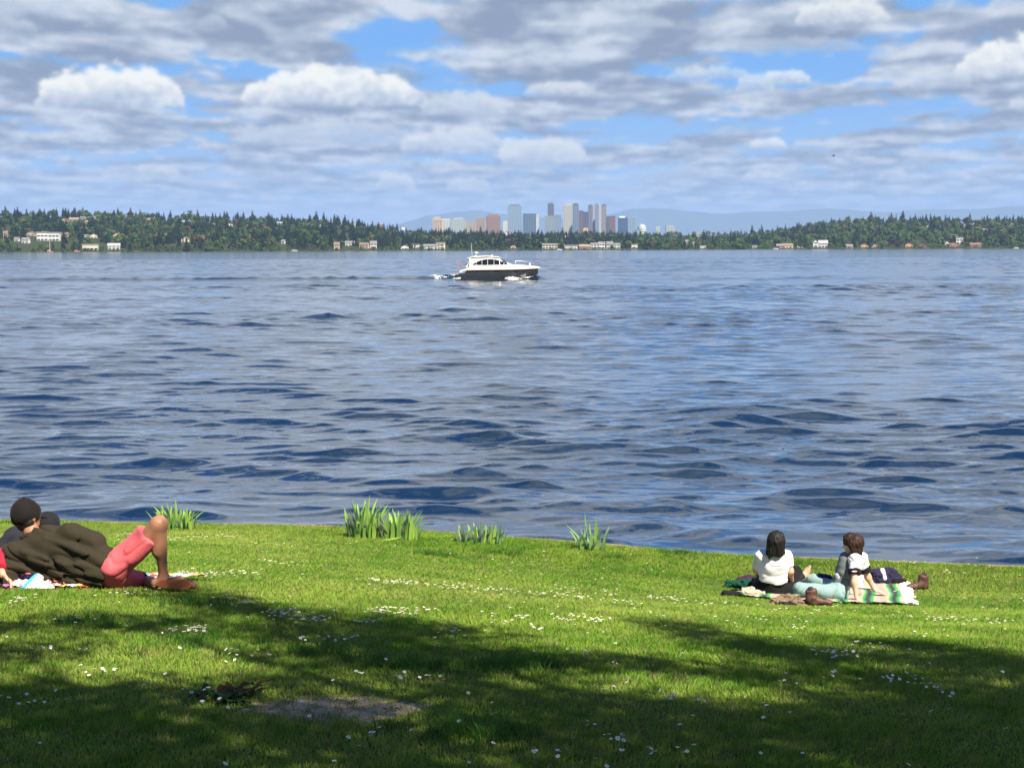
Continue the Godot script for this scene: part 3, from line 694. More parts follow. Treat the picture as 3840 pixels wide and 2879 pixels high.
# ------------------------------------------------------------------ far bank
func build_far_land() -> void:
	var v := PackedVector3Array()
	var i := PackedInt32Array()
	var xs := []
	var x := -2600.0
	while x <= 2600.0:
		xs.append(x)
		x += 45.0
	var ds := [-30.0, 0.0, 5.0, 20.0, 60.0, 120.0, 200.0, 300.0, 420.0, 560.0, 700.0, 850.0, 1100.0, 1400.0, 1800.0, 2100.0, 2400.0, 2700.0, 3000.0, 3400.0, 4000.0]
	for d in ds:
		for q in xs:
			v.append(Vector3(q, far_height(q, far_shore(q) + d) if d > 0.0 else -1.5, -far_shore(q) - d))
	var n := xs.size()
	for r in ds.size() - 1:
		for q in n - 1:
			var a: int = r * n + q
			i.append_array([a, a + 1, a + n, a + 1, a + n + 1, a + n])
	var m := mat("far soil", Color.WHITE, 0.95, 0.2)
	m.albedo_texture = noise_tex(51, 0.02, lin(0.018, 0.028, 0.010), lin(0.05, 0.06, 0.022))
	m.uv1_triplanar = true
	m.uv1_world_triplanar = true
	m.uv1_scale = Vector3(0.006, 0.006, 0.006)
	structure("far_hills", make(v, i, true), m)

	# distant mountain range
	v = PackedVector3Array()
	i = PackedInt32Array()
	var crest := FastNoiseLite.new()
	crest.frequency = 0.0012
	crest.fractal_octaves = 4
	var rows := 7
	var cols := 0
	for k in MOUNTAIN_CREST.size() - 1:
		for s in 10:
			var p: Vector2 = MOUNTAIN_CREST[k].lerp(MOUNTAIN_CREST[k + 1], smoothstep(0.0, 1.0, s / 10.0))
			cols += 1
			for r in rows:
				var t := r / float(rows - 1)
				var h := p.y * (1.0 - absf(1.0 - 2.0 * t)) if r != 3 else p.y
				v.append(Vector3(p.x, maxf(-20.0, (h + 40.0 * crest.get_noise_2d(p.x * 0.6, r * 300.0)) if t > 0 and t < 1 else -20.0), -24600.0 - t * 4800.0 + 260.0 * crest.get_noise_2d(p.x * 1.7, r * 77.0)))
	for q in cols - 1:
		for r in rows - 1:
			var a := q * rows + r
			i.append_array([a, a + rows, a + 1, a + 1, a + rows, a + rows + 1])
	structure("mountains", make(v, i, true), mat("mountain", lin(0.055, 0.075, 0.05), 0.95, 0.1))

func conifer_mesh(h: float, w: float, tiers: int, crooked: float) -> ArrayMesh:
	var s := Shape.new()
	s.tube([Vector3(0, -1, 0), Vector3(0, h * 0.5, 0), Vector3(0, h * 0.97, 0)], [h * 0.016, h * 0.010, 0.05], 5)
	s.fill(Color(0.05, 0.035, 0.025))
	for k in tiers:
		var t := (k + rng.randf_range(-0.3, 0.3)) / float(tiers)
		var y := h * (0.10 + 0.88 * t)
		var r := w * (1.0 - t) ** 0.8 * rng.randf_range(0.72, 1.15) + w * 0.06
		var n := 9 if t < 0.7 else 6
		var off := rng.randf() * TAU
		for q in n:
			var a := off + TAU * q / n + rng.randf_range(-0.25, 0.25)
			var rr := r * rng.randf_range(0.6, 1.2) * (1.0 + crooked * sin(a + k * 0.2))
			var out := Vector3(cos(a), 0, sin(a))
			var side := Vector3(-sin(a), 0, cos(a)) * rr * 0.34
			var tip := out * rr + Vector3(0, y - rr * 0.35, 0)
			var mid := out * rr * 0.5 + Vector3(0, y - rr * 0.05, 0)
			var low := out * rr * 0.55 + Vector3(0, y - rr * 0.55 - h * 0.02, 0)
			s.tri(Vector3(0, y + rr * 0.12, 0), mid - side, tip)
			s.tri(Vector3(0, y + rr * 0.12, 0), tip, mid + side)
			s.tri(mid - side, low, tip)
			s.tri(mid + side, tip, low)
			var g := rng.randf_range(0.75, 1.3)
			s.fill(Color(g, g, g))
	return shape_mesh(s)

func broadleaf_mesh(h: float, w: float, lobes: int, per: int, leaf: float) -> ArrayMesh:
	var s := Shape.new()
	s.tube([Vector3(0, -1, 0), Vector3(0, h * 0.35, 0), Vector3(w * 0.1, h * 0.7, 0)], [h * 0.022, h * 0.017, 0.06], 5)
	for k in 4:
		var a := TAU * k / 4.0 + 0.5
		s.tube([Vector3(0, h * 0.3, 0), Vector3(cos(a) * w * 0.5, h * 0.6, sin(a) * w * 0.5)], [h * 0.011, 0.05], 4)
	s.fill(Color(0.5, 0.35, 0.25))
	for k in lobes:
		var a := rng.randf() * TAU
		var rr := w * sqrt(rng.randf()) * 0.75
		var c := Vector3(cos(a) * rr, h * rng.randf_range(0.38, 0.86) - rr * 0.25, sin(a) * rr)
		var size := w * rng.randf_range(0.28, 0.48)
		for q in per:
			var d := Vector3(rng.randfn(), rng.randfn(), rng.randfn()).normalized()
			var p := c + d * size * rng.randf_range(0.7, 1.05)
			var u := d.cross(Vector3(rng.randfn(), rng.randfn(), rng.randfn())).normalized()
			var t := (d + u * rng.randf_range(-0.8, 0.8)).cross(u).normalized()
			var l := leaf * rng.randf_range(0.6, 1.3)
			s.quad(p - u * l - t * l * 0.6, p + u * l - t * l * 0.5, p + u * l * 0.8 + t * l * 0.7, p - u * l * 0.7 + t * l * 0.6)
			var g := rng.randf_range(0.7, 1.3)
			s.fill(Color(g, g, g))
	return shape_mesh(s)

func build_far_trees() -> void:
	rng.seed = 101
	var firs := []
	for k in 6:
		firs.append(conifer_mesh(20.0, rng.randf_range(3.6, 5.6), 15, 0.3))
	var leafy := []
	for k in 5:
		leafy.append(broadleaf_mesh(12.0, rng.randf_range(4.6, 6.2), 11, 26, 0.85))
	var fir_c := [lin(0.010, 0.024, 0.018), lin(0.014, 0.030, 0.018), lin(0.020, 0.040, 0.018)]
	var leaf_c := [lin(0.040, 0.078, 0.018), lin(0.070, 0.112, 0.024), lin(0.026, 0.054, 0.019), lin(0.085, 0.075, 0.03), lin(0.04, 0.02, 0.024)]
	var fir_m := []
	var leaf_m := []
	for k in fir_c.size():
		fir_m.append(vmat("fir %d" % k, 0.8)); fir_m[k].albedo_color = fir_c[k]
	for k in leaf_c.size():
		leaf_m.append(vmat("leaf %d" % k, 0.8)); leaf_m[k].albedo_color = leaf_c[k]
	var fir_words := ["dark blue-green conifer", "dark green conifer", "mossy green conifer"]
	var leaf_words := ["mid green leafy tree", "yellow-green leafy spring tree", "deep green leafy tree", "olive-brown tree with young leaves", "dark red-brown leafy tree"]
	var spots := []
	# along the water, then up the slope to the crest
	var x := -1150.0
	while x < 1250.0:
		spots.append([x, far_shore(x) + rng.randf_range(3.0, 26.0), 0])
		x += rng.randf_range(3.2, 7.0)
	for k in 5200:
		var xx := rng.randf_range(-1250.0, 1350.0)
		spots.append([xx, far_shore(xx) + 25.0 + 720.0 * pow(rng.randf(), 1.1), 1])
	x = -1250.0
	while x < 1350.0:
		spots.append([x, far_shore(x) + rng.randf_range(690.0, 800.0), 2])
		x += rng.randf_range(9.0, 22.0)
	x = -1150.0
	while x < 1250.0:
		spots.append([x, far_shore(x) + rng.randf_range(0.5, 7.0), 4])
		x += rng.randf_range(2.0, 5.0)
	for k in 900:
		var xx := rng.randf_range(-1100.0, 1300.0)
		spots.append([xx, rng.randf_range(3500.0, 4600.0), 3])
	var clump := FastNoiseLite.new()
	clump.frequency = 0.006
	clump.seed = 4
	var mass := {}
	var n_fir := 0
	var n_leaf := 0
	for s in spots:
		var px: float = s[0]
		var d: float = s[1]
		var zone: int = s[2]
		var blocked := false
		for q in HOUSES:
			var ahead: float = q[2] - d
			if ahead > -6.0 and ahead < 110.0 and absf(px * q[2] / d - q[0]) < q[3] * 0.5 + 4.0:
				blocked = true
				break
		if blocked and rng.randf() < (0.93 if zone != 4 else 0.5): continue
		var cl := clump.get_noise_2d(px, d)
		var east := smoothstep(150.0, 500.0, px)
		var fir := rng.randf() < 0.55 + 0.9 * cl + (0.3 if zone == 2 else 0.0) - (0.25 if zone == 0 else 0.0) - 0.20 * east + (0.25 if absf(px + 100.0) < 200.0 else 0.0)
		var tall := rng.randf_range(0.62, 1.25) * (0.85 if fir else 1.0)
		if zone == 4:
			fir = false
			tall = rng.randf_range(0.14, 0.36)
		if zone == 0: tall *= rng.randf_range(0.4, 0.95)
		if zone == 2: tall *= rng.randf_range(0.85, 1.45)
		var at := Vector3(px, far_height(px, d) - 0.3, -d)
		var kind := rng.randi() % 6 if fir else rng.randi() % 5
		var tone := rng.randi() % 3
		if not fir:
			var w := rng.randf()
			tone = 0 if w < 0.38 else 1 if w < 0.62 + 0.2 * east else 2 if w < 0.9 else 3 if w < 0.97 else 4
		var single := (zone == 0 and absf(px) < 0.36 * d) or (zone == 2 and absf(px) < 0.335 * d)
		if single and (fir and n_fir < 300 or not fir and n_leaf < 300):
			var o := MeshInstance3D.new()
			o.mesh = firs[kind] if fir else leafy[kind]
			o.material_override = fir_m[tone] if fir else leaf_m[tone]
			o.name = numbered("conifer_tree" if fir else "leafy_tree")
			var where := "on the far shoreline" if zone == 0 else "on the far crest"
			var beside := ""
			for q in HOUSES:
				if absf(q[0] - px) < q[3] * 0.5 + 14.0 and absf(q[2] - d) < 70.0: beside = " beside a %s house" % q[5]
			var build := "towering " if tall > 1.15 else "short " if tall < 0.6 else "slim " if kind % 2 == 0 else "full "
			tag(o, build + (fir_words[tone] if fir else leaf_words[tone]) + " " + where + beside, "tree", ("conifers " if fir else "leafy trees ") + where)
			o.position = at
			o.rotation.y = rng.randf() * TAU
			o.scale = Vector3(tall * rng.randf_range(0.85, 1.25), tall, tall * rng.randf_range(0.85, 1.25))
			add_child(o)
			if fir: n_fir += 1
			else: n_leaf += 1
			continue
		var key := ("f%d" if fir else "l%d") % kind
		if not mass.has(key): mass[key] = PackedFloat32Array()
		var c: Color = (fir_c[tone] if fir else leaf_c[tone]).srgb_to_linear()
		var rows: PackedFloat32Array = mass[key]
		put(rows, at, rng.randf() * TAU, tall * rng.randf_range(0.85, 1.3), tall, c)
		mass[key] = rows
	var wood := Node3D.new()
	wood.name = "far_woods"
	tag(wood, "dense mixed woods covering the slopes behind the far shore", "woods", "", "stuff")
	add_child(wood)
	var mm := vmat("woods", 0.8)
	for key in mass:
		scatter(wood, "woods_trees", (firs if key[0] == "f" else leafy)[int(key.substr(1))], mm, mass[key])

# ------------------------------------------------------------------ houses on the far bank
func build_houses() -> void:
	rng.seed = 55
	var wall_c := {"white": lin(0.56, 0.56, 0.55), "cream": lin(0.54, 0.49, 0.38), "tan": lin(0.42, 0.34, 0.23), "grey": lin(0.44, 0.45, 0.46), "brown": lin(0.30, 0.22, 0.17), "mauve": lin(0.36, 0.28, 0.28), "orange": lin(0.55, 0.30, 0.14), "brick": lin(0.32, 0.13, 0.09)}
	var roof_c := {"white": lin(0.16, 0.16, 0.17), "cream": lin(0.20, 0.15, 0.12), "tan": lin(0.17, 0.12, 0.09), "grey": lin(0.30, 0.30, 0.32), "brown": lin(0.26, 0.19, 0.16), "mauve": lin(0.22, 0.17, 0.18), "orange": lin(0.24, 0.15, 0.10), "brick": lin(0.20, 0.12, 0.10)}
	var glass := mat("house glass", lin(0.03, 0.045, 0.06), 0.12, 0.5)
	var frame := mat("house trim", lin(0.7, 0.7, 0.68), 0.6)
	for q in HOUSES:
		var w: float = q[3]
		var h: float = q[4]
		var col: String = q[5]
		var flat: bool = q[6] == "m"
		var x: float = q[0]
		var d: float = q[2]
		var deep := maxf(7.0, w * 0.55)
		var up := far_height(x, d)
		var crest: bool = d - far_shore(x) > 420.0
		var where := "high on the far hillside" if crest else "by the water on the far shore" if d - far_shore(x) < 60.0 else "part way up the far hillside"
		var size := "long" if w > 17.0 else "small" if w < 7.0 else "mid-sized"
		var o := thing("flat_roofed_house" if flat else "gabled_house", "%s %s %s house among trees %s" % [size, col, "flat-roofed" if flat else "gabled", where], "house", Vector3(x, maxf(q[1] - 1.0, up - 0.6), -d), "houses " + where)
		o.rotation.y = rng.randf_range(-0.22, 0.22)
		var wm := mat("wall " + col, wall_c[col], 0.85, 0.3)
		var rm := mat("roof " + col, roof_c[col], 0.85, 0.3)
		var s := Shape.new()
		if flat:
			s.box(Vector3(-w / 2, -3, -deep), Vector3(w / 2, h * 0.88 + 1.0, 0))
			part(o, "wall", shape_mesh(s), wm)
			s = Shape.new()
			s.box(Vector3(-w / 2 - 0.7, h * 0.88 + 1.0, -deep - 0.5), Vector3(w / 2 + 0.7, h * 0.88 + 1.55, 0.9))
			part(o, "roof", shape_mesh(s), mat("flat roof", lin(0.50, 0.50, 0.49), 0.7))
		else:
			var wh := h * 0.62 + 1.0
			var rh := h * 0.40
			s.box(Vector3(-w / 2, -3, -deep), Vector3(w / 2, wh, 0))
			var front := rng.randf() < 0.45 and w < 16.0
			if front: s.tri(Vector3(-w / 2, wh, 0), Vector3(w / 2, wh, 0), Vector3(0, wh + rh, 0))
			else:
				for sx in [-1.0, 1.0]:
					s.tri(Vector3(sx * w / 2, wh, 0), Vector3(sx * w / 2, wh, -deep), Vector3(sx * w / 2, wh + rh, -deep / 2))
			part(o, "wall", shape_mesh(s), wm)
			s = Shape.new()
			var ov := 0.6
			if front:
				for sx in [-1.0, 1.0]:
					var slope := rh / (w / 2)
					s.box_like([Vector3(0, wh + rh + 0.05, ov), Vector3(sx * (w / 2 + ov), wh - slope * ov + 0.05, ov), Vector3(sx * (w / 2 + ov), wh - slope * ov + 0.05, -deep - ov), Vector3(0, wh + rh + 0.05, -deep - ov)], 0.35)
			else:
				var slope := rh / (deep / 2)
				s.box_like([Vector3(-w / 2 - ov, wh - slope * ov + 0.05, ov), Vector3(w / 2 + ov, wh - slope * ov + 0.05, ov), Vector3(w / 2 + ov, wh + rh + 0.05, -deep / 2), Vector3(-w / 2 - ov, wh + rh + 0.05, -deep / 2)], 0.35)
				s.box_like([Vector3(-w / 2 - ov, wh - slope * ov + 0.05, -deep - ov), Vector3(w / 2 + ov, wh - slope * ov + 0.05, -deep - ov), Vector3(w / 2 + ov, wh + rh + 0.05, -deep / 2), Vector3(-w / 2 - ov, wh + rh + 0.05, -deep / 2)], 0.35)
			var roof := part(o, "roof", shape_mesh(s), rm)
			if rng.randf() < 0.5:
				part(roof, "chimney", box_mesh(Vector3(w * 0.2, wh + rh * 0.3, -deep * 0.6), Vector3(w * 0.2 + 0.9, wh + rh + 1.0, -deep * 0.6 + 0.9)), mat("chimney", lin(0.28, 0.15, 0.11), 0.9))
		var n := clampi(int(w / 4.0), 1, 6)
		var storeys := 2 if h > 6.5 else 1
		for k in n:
			for l in storeys:
				var cx := -w / 2 + w * (k + 0.5) / n
				var ww := w / n * (0.33 if not flat else 0.40)
				var y0 := 0.9 + l * h * 0.42
				var win := part(o, "window", box_mesh(Vector3(cx - ww, y0, -0.2), Vector3(cx + ww, y0 + minf(2.2, h * 0.26), 0.06)), glass)
				part(win, "sill", box_mesh(Vector3(cx - ww - 0.1, y0 - 0.2, -0.2), Vector3(cx + ww + 0.1, y0 - 0.02, 0.16)), frame)

# ------------------------------------------------------------------ city
func build_city() -> void:
	rng.seed = 66
	# style: body, fin or second colour, words, vertical fins, roof box, sort
	var styles := {
		"lowcream": [lin(0.34, 0.27, 0.22), lin(0.56, 0.53, 0.45), "low brown block with a cream top storey, first of the skyline's low row", 4, true, "block"],
		"lowwhite": [lin(0.55, 0.55, 0.54), lin(0.30, 0.33, 0.37), "low bright white office block beside the cream-topped block", 3, false, "block"],
		"lowgrey": [lin(0.26, 0.31, 0.35), lin(0.46, 0.50, 0.52), "wide low grey-blue office block with pale roof edge", 6, true, "block"],
		"lowpink": [lin(0.31, 0.27, 0.25), lin(0.40, 0.42, 0.38), "low pinkish stone block below the peach building", 4, false, "block"],
		"lowpeach": [lin(0.34, 0.25, 0.20), lin(0.28, 0.24, 0.19), "peach-coloured mid-rise block beside the terracotta building", 4, false, "block"],
		"terracotta": [lin(0.27, 0.175, 0.145), lin(0.22, 0.15, 0.12), "broad terracotta mid-rise building left of the striped glass tower", 6, true, "block"],
		"lowwhite2": [lin(0.55, 0.55, 0.55), lin(0.5, 0.5, 0.5), "small white block at the foot of the striped glass tower", 2, false, "block"],
		"bluestripe": [lin(0.12, 0.20, 0.32), lin(0.34, 0.44, 0.56), "wide pale blue glass tower with vertical stripes", 7, true, "tower"],
		"navytwin": [lin(0.055, 0.10, 0.19), lin(0.16, 0.24, 0.34), "dark navy glass tower with a lighter central recess", 5, false, "tower"],
		"whiteslab": [lin(0.56, 0.56, 0.58), lin(0.55, 0.55, 0.58), "thin white slab tower against the navy glass tower", 2, false, "tower"],
		"darkslim": [lin(0.085, 0.095, 0.12), lin(0.16, 0.18, 0.22), "slim dark grey tower with banded top", 3, true, "tower"],
		"greystep": [lin(0.20, 0.25, 0.31), lin(0.30, 0.35, 0.40), "stepped grey block in front of the slim dark tower", 4, false, "tower"],
		"blueglass": [lin(0.15, 0.22, 0.33), lin(0.30, 0.38, 0.48), "short blue glass tower next to the slim dark tower", 4, true, "tower"],
		"cream": [lin(0.36, 0.37, 0.36), lin(0.44, 0.42, 0.38), "tall cream concrete tower with a crane-topped roof", 4, true, "tower"],
		"blueslab": [lin(0.08, 0.14, 0.24), lin(0.30, 0.34, 0.42), "tall blue slab tower with a dark cap beside the cream tower", 3, true, "tower"],
		"brick": [lin(0.16, 0.10, 0.11), lin(0.14, 0.08, 0.09), "red-brown mid-height tower between the blue slabs", 3, false, "tower"],
		"navy": [lin(0.05, 0.07, 0.16), lin(0.12, 0.14, 0.24), "dark indigo mid-height tower behind the yellow crown", 3, false, "tower"],
		"purple": [lin(0.13, 0.125, 0.17), lin(0.26, 0.26, 0.32), "tall purple-grey slab tower with dark top", 3, true, "tower"],
		"pale": [lin(0.40, 0.43, 0.50), lin(0.36, 0.40, 0.48), "thin pale slab joined to the purple-grey tower", 2, false, "tower"],
		"blue2": [lin(0.13, 0.20, 0.30), lin(0.30, 0.38, 0.48), "tall steel blue slab tower of the right-hand twins", 3, true, "tower"],
		"pale2": [lin(0.44, 0.47, 0.54), lin(0.4, 0.43, 0.5), "thin pale slab joined to the steel blue tower", 2, false, "tower"],
		"brown": [lin(0.21, 0.18, 0.18), lin(0.36, 0.34, 0.36), "tall brown-grey tower at the end of the twin slabs", 3, true, "tower"],
		"dark2": [lin(0.06, 0.085, 0.12), lin(0.14, 0.17, 0.2), "dark narrow block left of the red-brick tower", 2, false, "tower"],
		"redbrick": [lin(0.20, 0.11, 0.10), lin(0.16, 0.09, 0.08), "red brick mid-rise tower with flat roof", 4, false, "tower"],
		"navybox": [lin(0.035, 0.075, 0.17), lin(0.08, 0.13, 0.24), "navy glass box with a bright white roof penthouse", 4, false, "tower"],
		"greyglass": [lin(0.18, 0.25, 0.36), lin(0.28, 0.44, 0.54), "blue-grey glass block beside the navy box", 4, false, "tower"],
		"dome": [lin(0.40, 0.47, 0.46), lin(0.42, 0.50, 0.50), "pale green rounded-top building right of the towers", 3, false, "dome"],
		"smallpale": [lin(0.38, 0.46, 0.48), lin(0.4, 0.48, 0.52), "small pale green block among the trees right of the towers", 2, false, "block"],
		"smallgrey": [lin(0.36, 0.40, 0.41), lin(0.36, 0.40, 0.42), "small grey block last in the skyline's row", 3, false, "block"]}
	for q in TOWERS:
		var st: Array = styles[q[0]]
		var x: float = q[1]
		var top: float = q[2]
		var d: float = q[3]
		var w: float = q[4] * 0.97
		var y0 := 20.0
		var h := top - y0
		var deep := clampf(w, 14.0, 34.0)
		var o := thing("office_tower" if st[5] == "tower" else "office_block", st[2], "building", Vector3(x, y0, -d), "city skyline beyond the far shore")
		var bm := mat("tower " + q[0], st[0].darkened(0.10), 0.45, 0.4)
		var fm := mat("tower trim " + q[0], st[0].lerp(st[1], 0.5).darkened(0.10), 0.6, 0.4)
		if st[5] == "dome":
			var s := Shape.new()
			var rings := []
			for r in [[0.0, 1.0], [0.72, 1.0], [0.82, 0.94], [0.90, 0.80], [0.96, 0.58], [1.0, 0.25]]:
				var ring := []
				for a in 14:
					ring.append(Vector3(cos(TAU * a / 14) * w / 2 * r[1], h * r[0], -deep / 2 - sin(TAU * a / 14) * deep / 2 * r[1]))
				rings.append(ring)
			s.loft(rings)
			part(o, "body", shape_mesh(s), bm)
		else:
			part(o, "body", box_mesh(Vector3(-w / 2, 0, -deep), Vector3(w / 2, h, 0)), bm)
		var n: int = st[3]
		for k in n + 1:
			var cx := -w / 2 + w * k / n
			var fw := w * (0.055 if n > 3 else 0.07)
			var hh := h * (0.68 if st[5] == "dome" else 1.0)
			part(o, "fin", box_mesh(Vector3(maxf(cx - fw, -w / 2 - 0.4), 0, -1.0), Vector3(minf(cx + fw, w / 2 + 0.4), hh - 2.0, 0.9)), fm)
		# floor slabs a few pixels apart, joined: too fine to pick apart
		var s2 := Shape.new()
		var y := 8.0
		while y < h * (0.66 if st[5] == "dome" else 0.97):
			s2.box(Vector3(-w / 2 - 0.3, y, -deep - 0.3), Vector3(w / 2 + 0.3, y + 0.9, 0.45))
			y += 4.2
		var floors := part(o, "floor_bands", shape_mesh(s2), fm)
		floors.set_meta("kind", "stuff")
		if st[4]:
			var rm := mat("roof box dark", lin(0.07, 0.075, 0.09), 0.8) if q[0] in ["blueslab", "purple", "darkslim", "brown", "bluestripe"] else fm
			part(o, "roof_plant", box_mesh(Vector3(-w * 0.36, h, -deep * 0.8), Vector3(w * 0.36, h + 4.5, -deep * 0.12)), rm)
		if st[5] == "tower":
			part(o, "parapet", box_mesh(Vector3(-w / 2 - 0.5, h - 1.8, -deep - 0.5), Vector3(w / 2 + 0.5, h + 0.9, 1.1)), mat("parapet dark", lin(0.10, 0.11, 0.13), 0.8) if q[0] in ["blueslab", "purple", "darkslim", "brown"] else fm)
		if q[0] == "navybox":
			part(o, "penthouse", box_mesh(Vector3(-w * 0.42, h, -deep * 0.8), Vector3(w * 0.18, h + 5.5, -1.5)), mat("penthouse white", lin(0.8, 0.8, 0.78), 0.7))
		if q[0] == "lowcream":
			part(o, "top_storey", box_mesh(Vector3(-w / 2 - 0.5, h - 7.0, -deep), Vector3(w / 2 + 0.5, h - 1.0, 1.3)), fm)
		if q[0] == "cream":
			var mast := Shape.new()
			mast.tube([Vector3(-w * 0.3, h, -6), Vector3(-w * 0.3, h + 9, -6)], [0.7, 0.7], 4)
			mast.tube([Vector3(-w * 0.75, h + 7.0, -6), Vector3(w * 0.35, h + 7.0, -6)], [0.6, 0.6], 4)
			part(o, "roof_crane", shape_mesh(mast), mat("crane", lin(0.35, 0.32, 0.22), 0.7))
		if q[0] == "navy":
			part(o, "crown", box_mesh(Vector3(-w * 0.9, h * 0.36, 1.4), Vector3(w * 0.4, h * 0.47, 10.0)), mat("crown yellow", lin(0.55, 0.40, 0.12), 0.7))

# ------------------------------------------------------------------ bodies: tapered capsules joined smoothly, meshed as surface nets
# prim: [a, b, ra, rb, squash axis, squash, flat end]
func blob(out: Shape, prims: Array, cell: float, k := 70.0, amp := 0.0, fr := Vector3.ONE, turn := Basis.IDENTITY, crease := 0.0) -> void:
	var lo := Vector3(1e9, 1e9, 1e9)
	var hi := -lo
	for q in prims:
		var r: float = maxf(q[2], q[3]) + cell * 3.0 + amp
		for e in 2:
			lo = lo.min(q[e] - Vector3(r, r, r))
			hi = hi.max(q[e] + Vector3(r, r, r))
	var nx := int((hi.x - lo.x) / cell) + 2
	var ny := int((hi.y - lo.y) / cell) + 2
	var nz := int((hi.z - lo.z) / cell) + 2
	var acc := PackedFloat32Array()
	acc.resize(nx * ny * nz)
	for q in prims:
		var a: Vector3 = q[0]
		var b: Vector3 = q[1]
		var ra: float = q[2]
		var rb: float = q[3]
		var ax: Vector3 = q[4] if q.size() > 4 else Vector3.UP
		var sq: float = (q[5] if q.size() > 5 else 1.0) - 1.0
		var flat: bool = q.size() > 6 and q[6]
		var ab := b - a
		ab += ax * (ab.dot(ax) * sq)
		var l2 := maxf(ab.length_squared(), 1e-9)
		var dir := (b - a).normalized()
		var reach := maxf(ra, rb) + 0.05 + amp
		var i0 := ((a.min(b) - Vector3(reach, reach, reach) - lo) / cell).floor()
		var i1 := ((a.max(b) + Vector3(reach, reach, reach) - lo) / cell).ceil()
		for z in range(maxi(0, int(i0.z)), mini(nz - 1, int(i1.z)) + 1):
			for y in range(maxi(0, int(i0.y)), mini(ny - 1, int(i1.y)) + 1):
				var row := (z * ny + y) * nx
				for x in range(maxi(0, int(i0.x)), mini(nx - 1, int(i1.x)) + 1):
					var p := lo + Vector3(x, y, z) * cell - a
					var s := p
					if sq != 0.0: s = p + ax * (p.dot(ax) * sq)
					var t := clampf(s.dot(ab) / l2, 0.0, 1.0)
					var d := (s - ab * t).length() - (ra + (rb - ra) * t)
					if flat: d = maxf(d, (p - (b - a)).dot(dir))
					if d < 0.07: acc[row + x] += exp(-k * d)
	var wrinkle: FastNoiseLite = waves[2]
	for n in acc.size():
		var e := acc[n]
		if e <= 0.0:
			acc[n] = 0.1
		else:
			var d := -log(e) / k
			if amp > 0.0 and absf(d) < amp + crease + cell * 2.0:
				var p := lo + Vector3(n % nx, (n / nx) % ny, n / (nx * ny)) * cell
				p = (turn * p) * fr
				d += amp * wrinkle.get_noise_3dv(p)
				if crease > 0.0: d += crease * maxf(0.0, 1.0 - 4.5 * absf(waves[3].get_noise_3dv(p * 0.8 + Vector3(7, 3, 1))))
			acc[n] = d
	var ids := PackedInt32Array()
	ids.resize(acc.size())
	var sx := 1
	var sy := nx
	var sz := nx * ny
	for z in nz - 1:
		for y in ny - 1:
			for x in nx - 1:
				var n := z * sz + y * sy + x
				var c0 := acc[n]; var c1 := acc[n + 1]; var c2 := acc[n + sy]; var c3 := acc[n + sy + 1]
				var c4 := acc[n + sz]; var c5 := acc[n + sz + 1]; var c6 := acc[n + sz + sy]; var c7 := acc[n + sz + sy + 1]
				var m := int(c0 < 0) + int(c1 < 0) + int(c2 < 0) + int(c3 < 0) + int(c4 < 0) + int(c5 < 0) + int(c6 < 0) + int(c7 < 0)
				if m == 0 or m == 8: continue
				var c := [c0, c1, c2, c3, c4, c5, c6, c7]
				var sum := Vector3.ZERO
				var cnt := 0
				for e in EDGES:
					var f: float = c[e[0]]
					var g: float = c[e[1]]
					if (f < 0.0) != (g < 0.0):
						var t := f / (f - g)
						var p := Vector3(e[0] & 1, (e[0] >> 1) & 1, e[0] >> 2)
						sum += p.lerp(Vector3(e[1] & 1, (e[1] >> 1) & 1, e[1] >> 2), t)
						cnt += 1
				ids[n] = out.v.size()
				out.v.append(lo + (Vector3(x, y, z) + sum / cnt) * cell)
	for z in range(1, nz - 1):
		for y in range(1, ny - 1):
			for x in range(1, nx - 1):
				var n := z * sz + y * sy + x
				var ins := acc[n] < 0.0
				if ins != (acc[n + 1] < 0.0): net(out, ids, n, sy, sz, ins)
				if ins != (acc[n + sy] < 0.0): net(out, ids, n, sz, sx, ins)
				if ins != (acc[n + sz] < 0.0): net(out, ids, n, sx, sy, ins)

const EDGES := [[0, 1], [2, 3], [4, 5], [6, 7], [0, 2], [1, 3], [4, 6], [5, 7], [0, 4], [1, 5], [2, 6], [3, 7]]

func net(out: Shape, ids: PackedInt32Array, n: int, u: int, w: int, ins: bool) -> void:
	var a := ids[n]; var b := ids[n - u]; var c := ids[n - u - w]; var d := ids[n - w]
	if ins: out.i.append_array([a, b, c, a, c, d])
	else: out.i.append_array([a, c, b, a, d, c])

func blob_mesh(prims: Array, cell: float, k := 70.0, amp := 0.0, fr := Vector3.ONE, turn := Basis.IDENTITY, crease := 0.0) -> ArrayMesh:
	var s := Shape.new()
	blob(s, prims, cell, k, amp, fr, turn, crease)
	return shape_mesh(s, true)

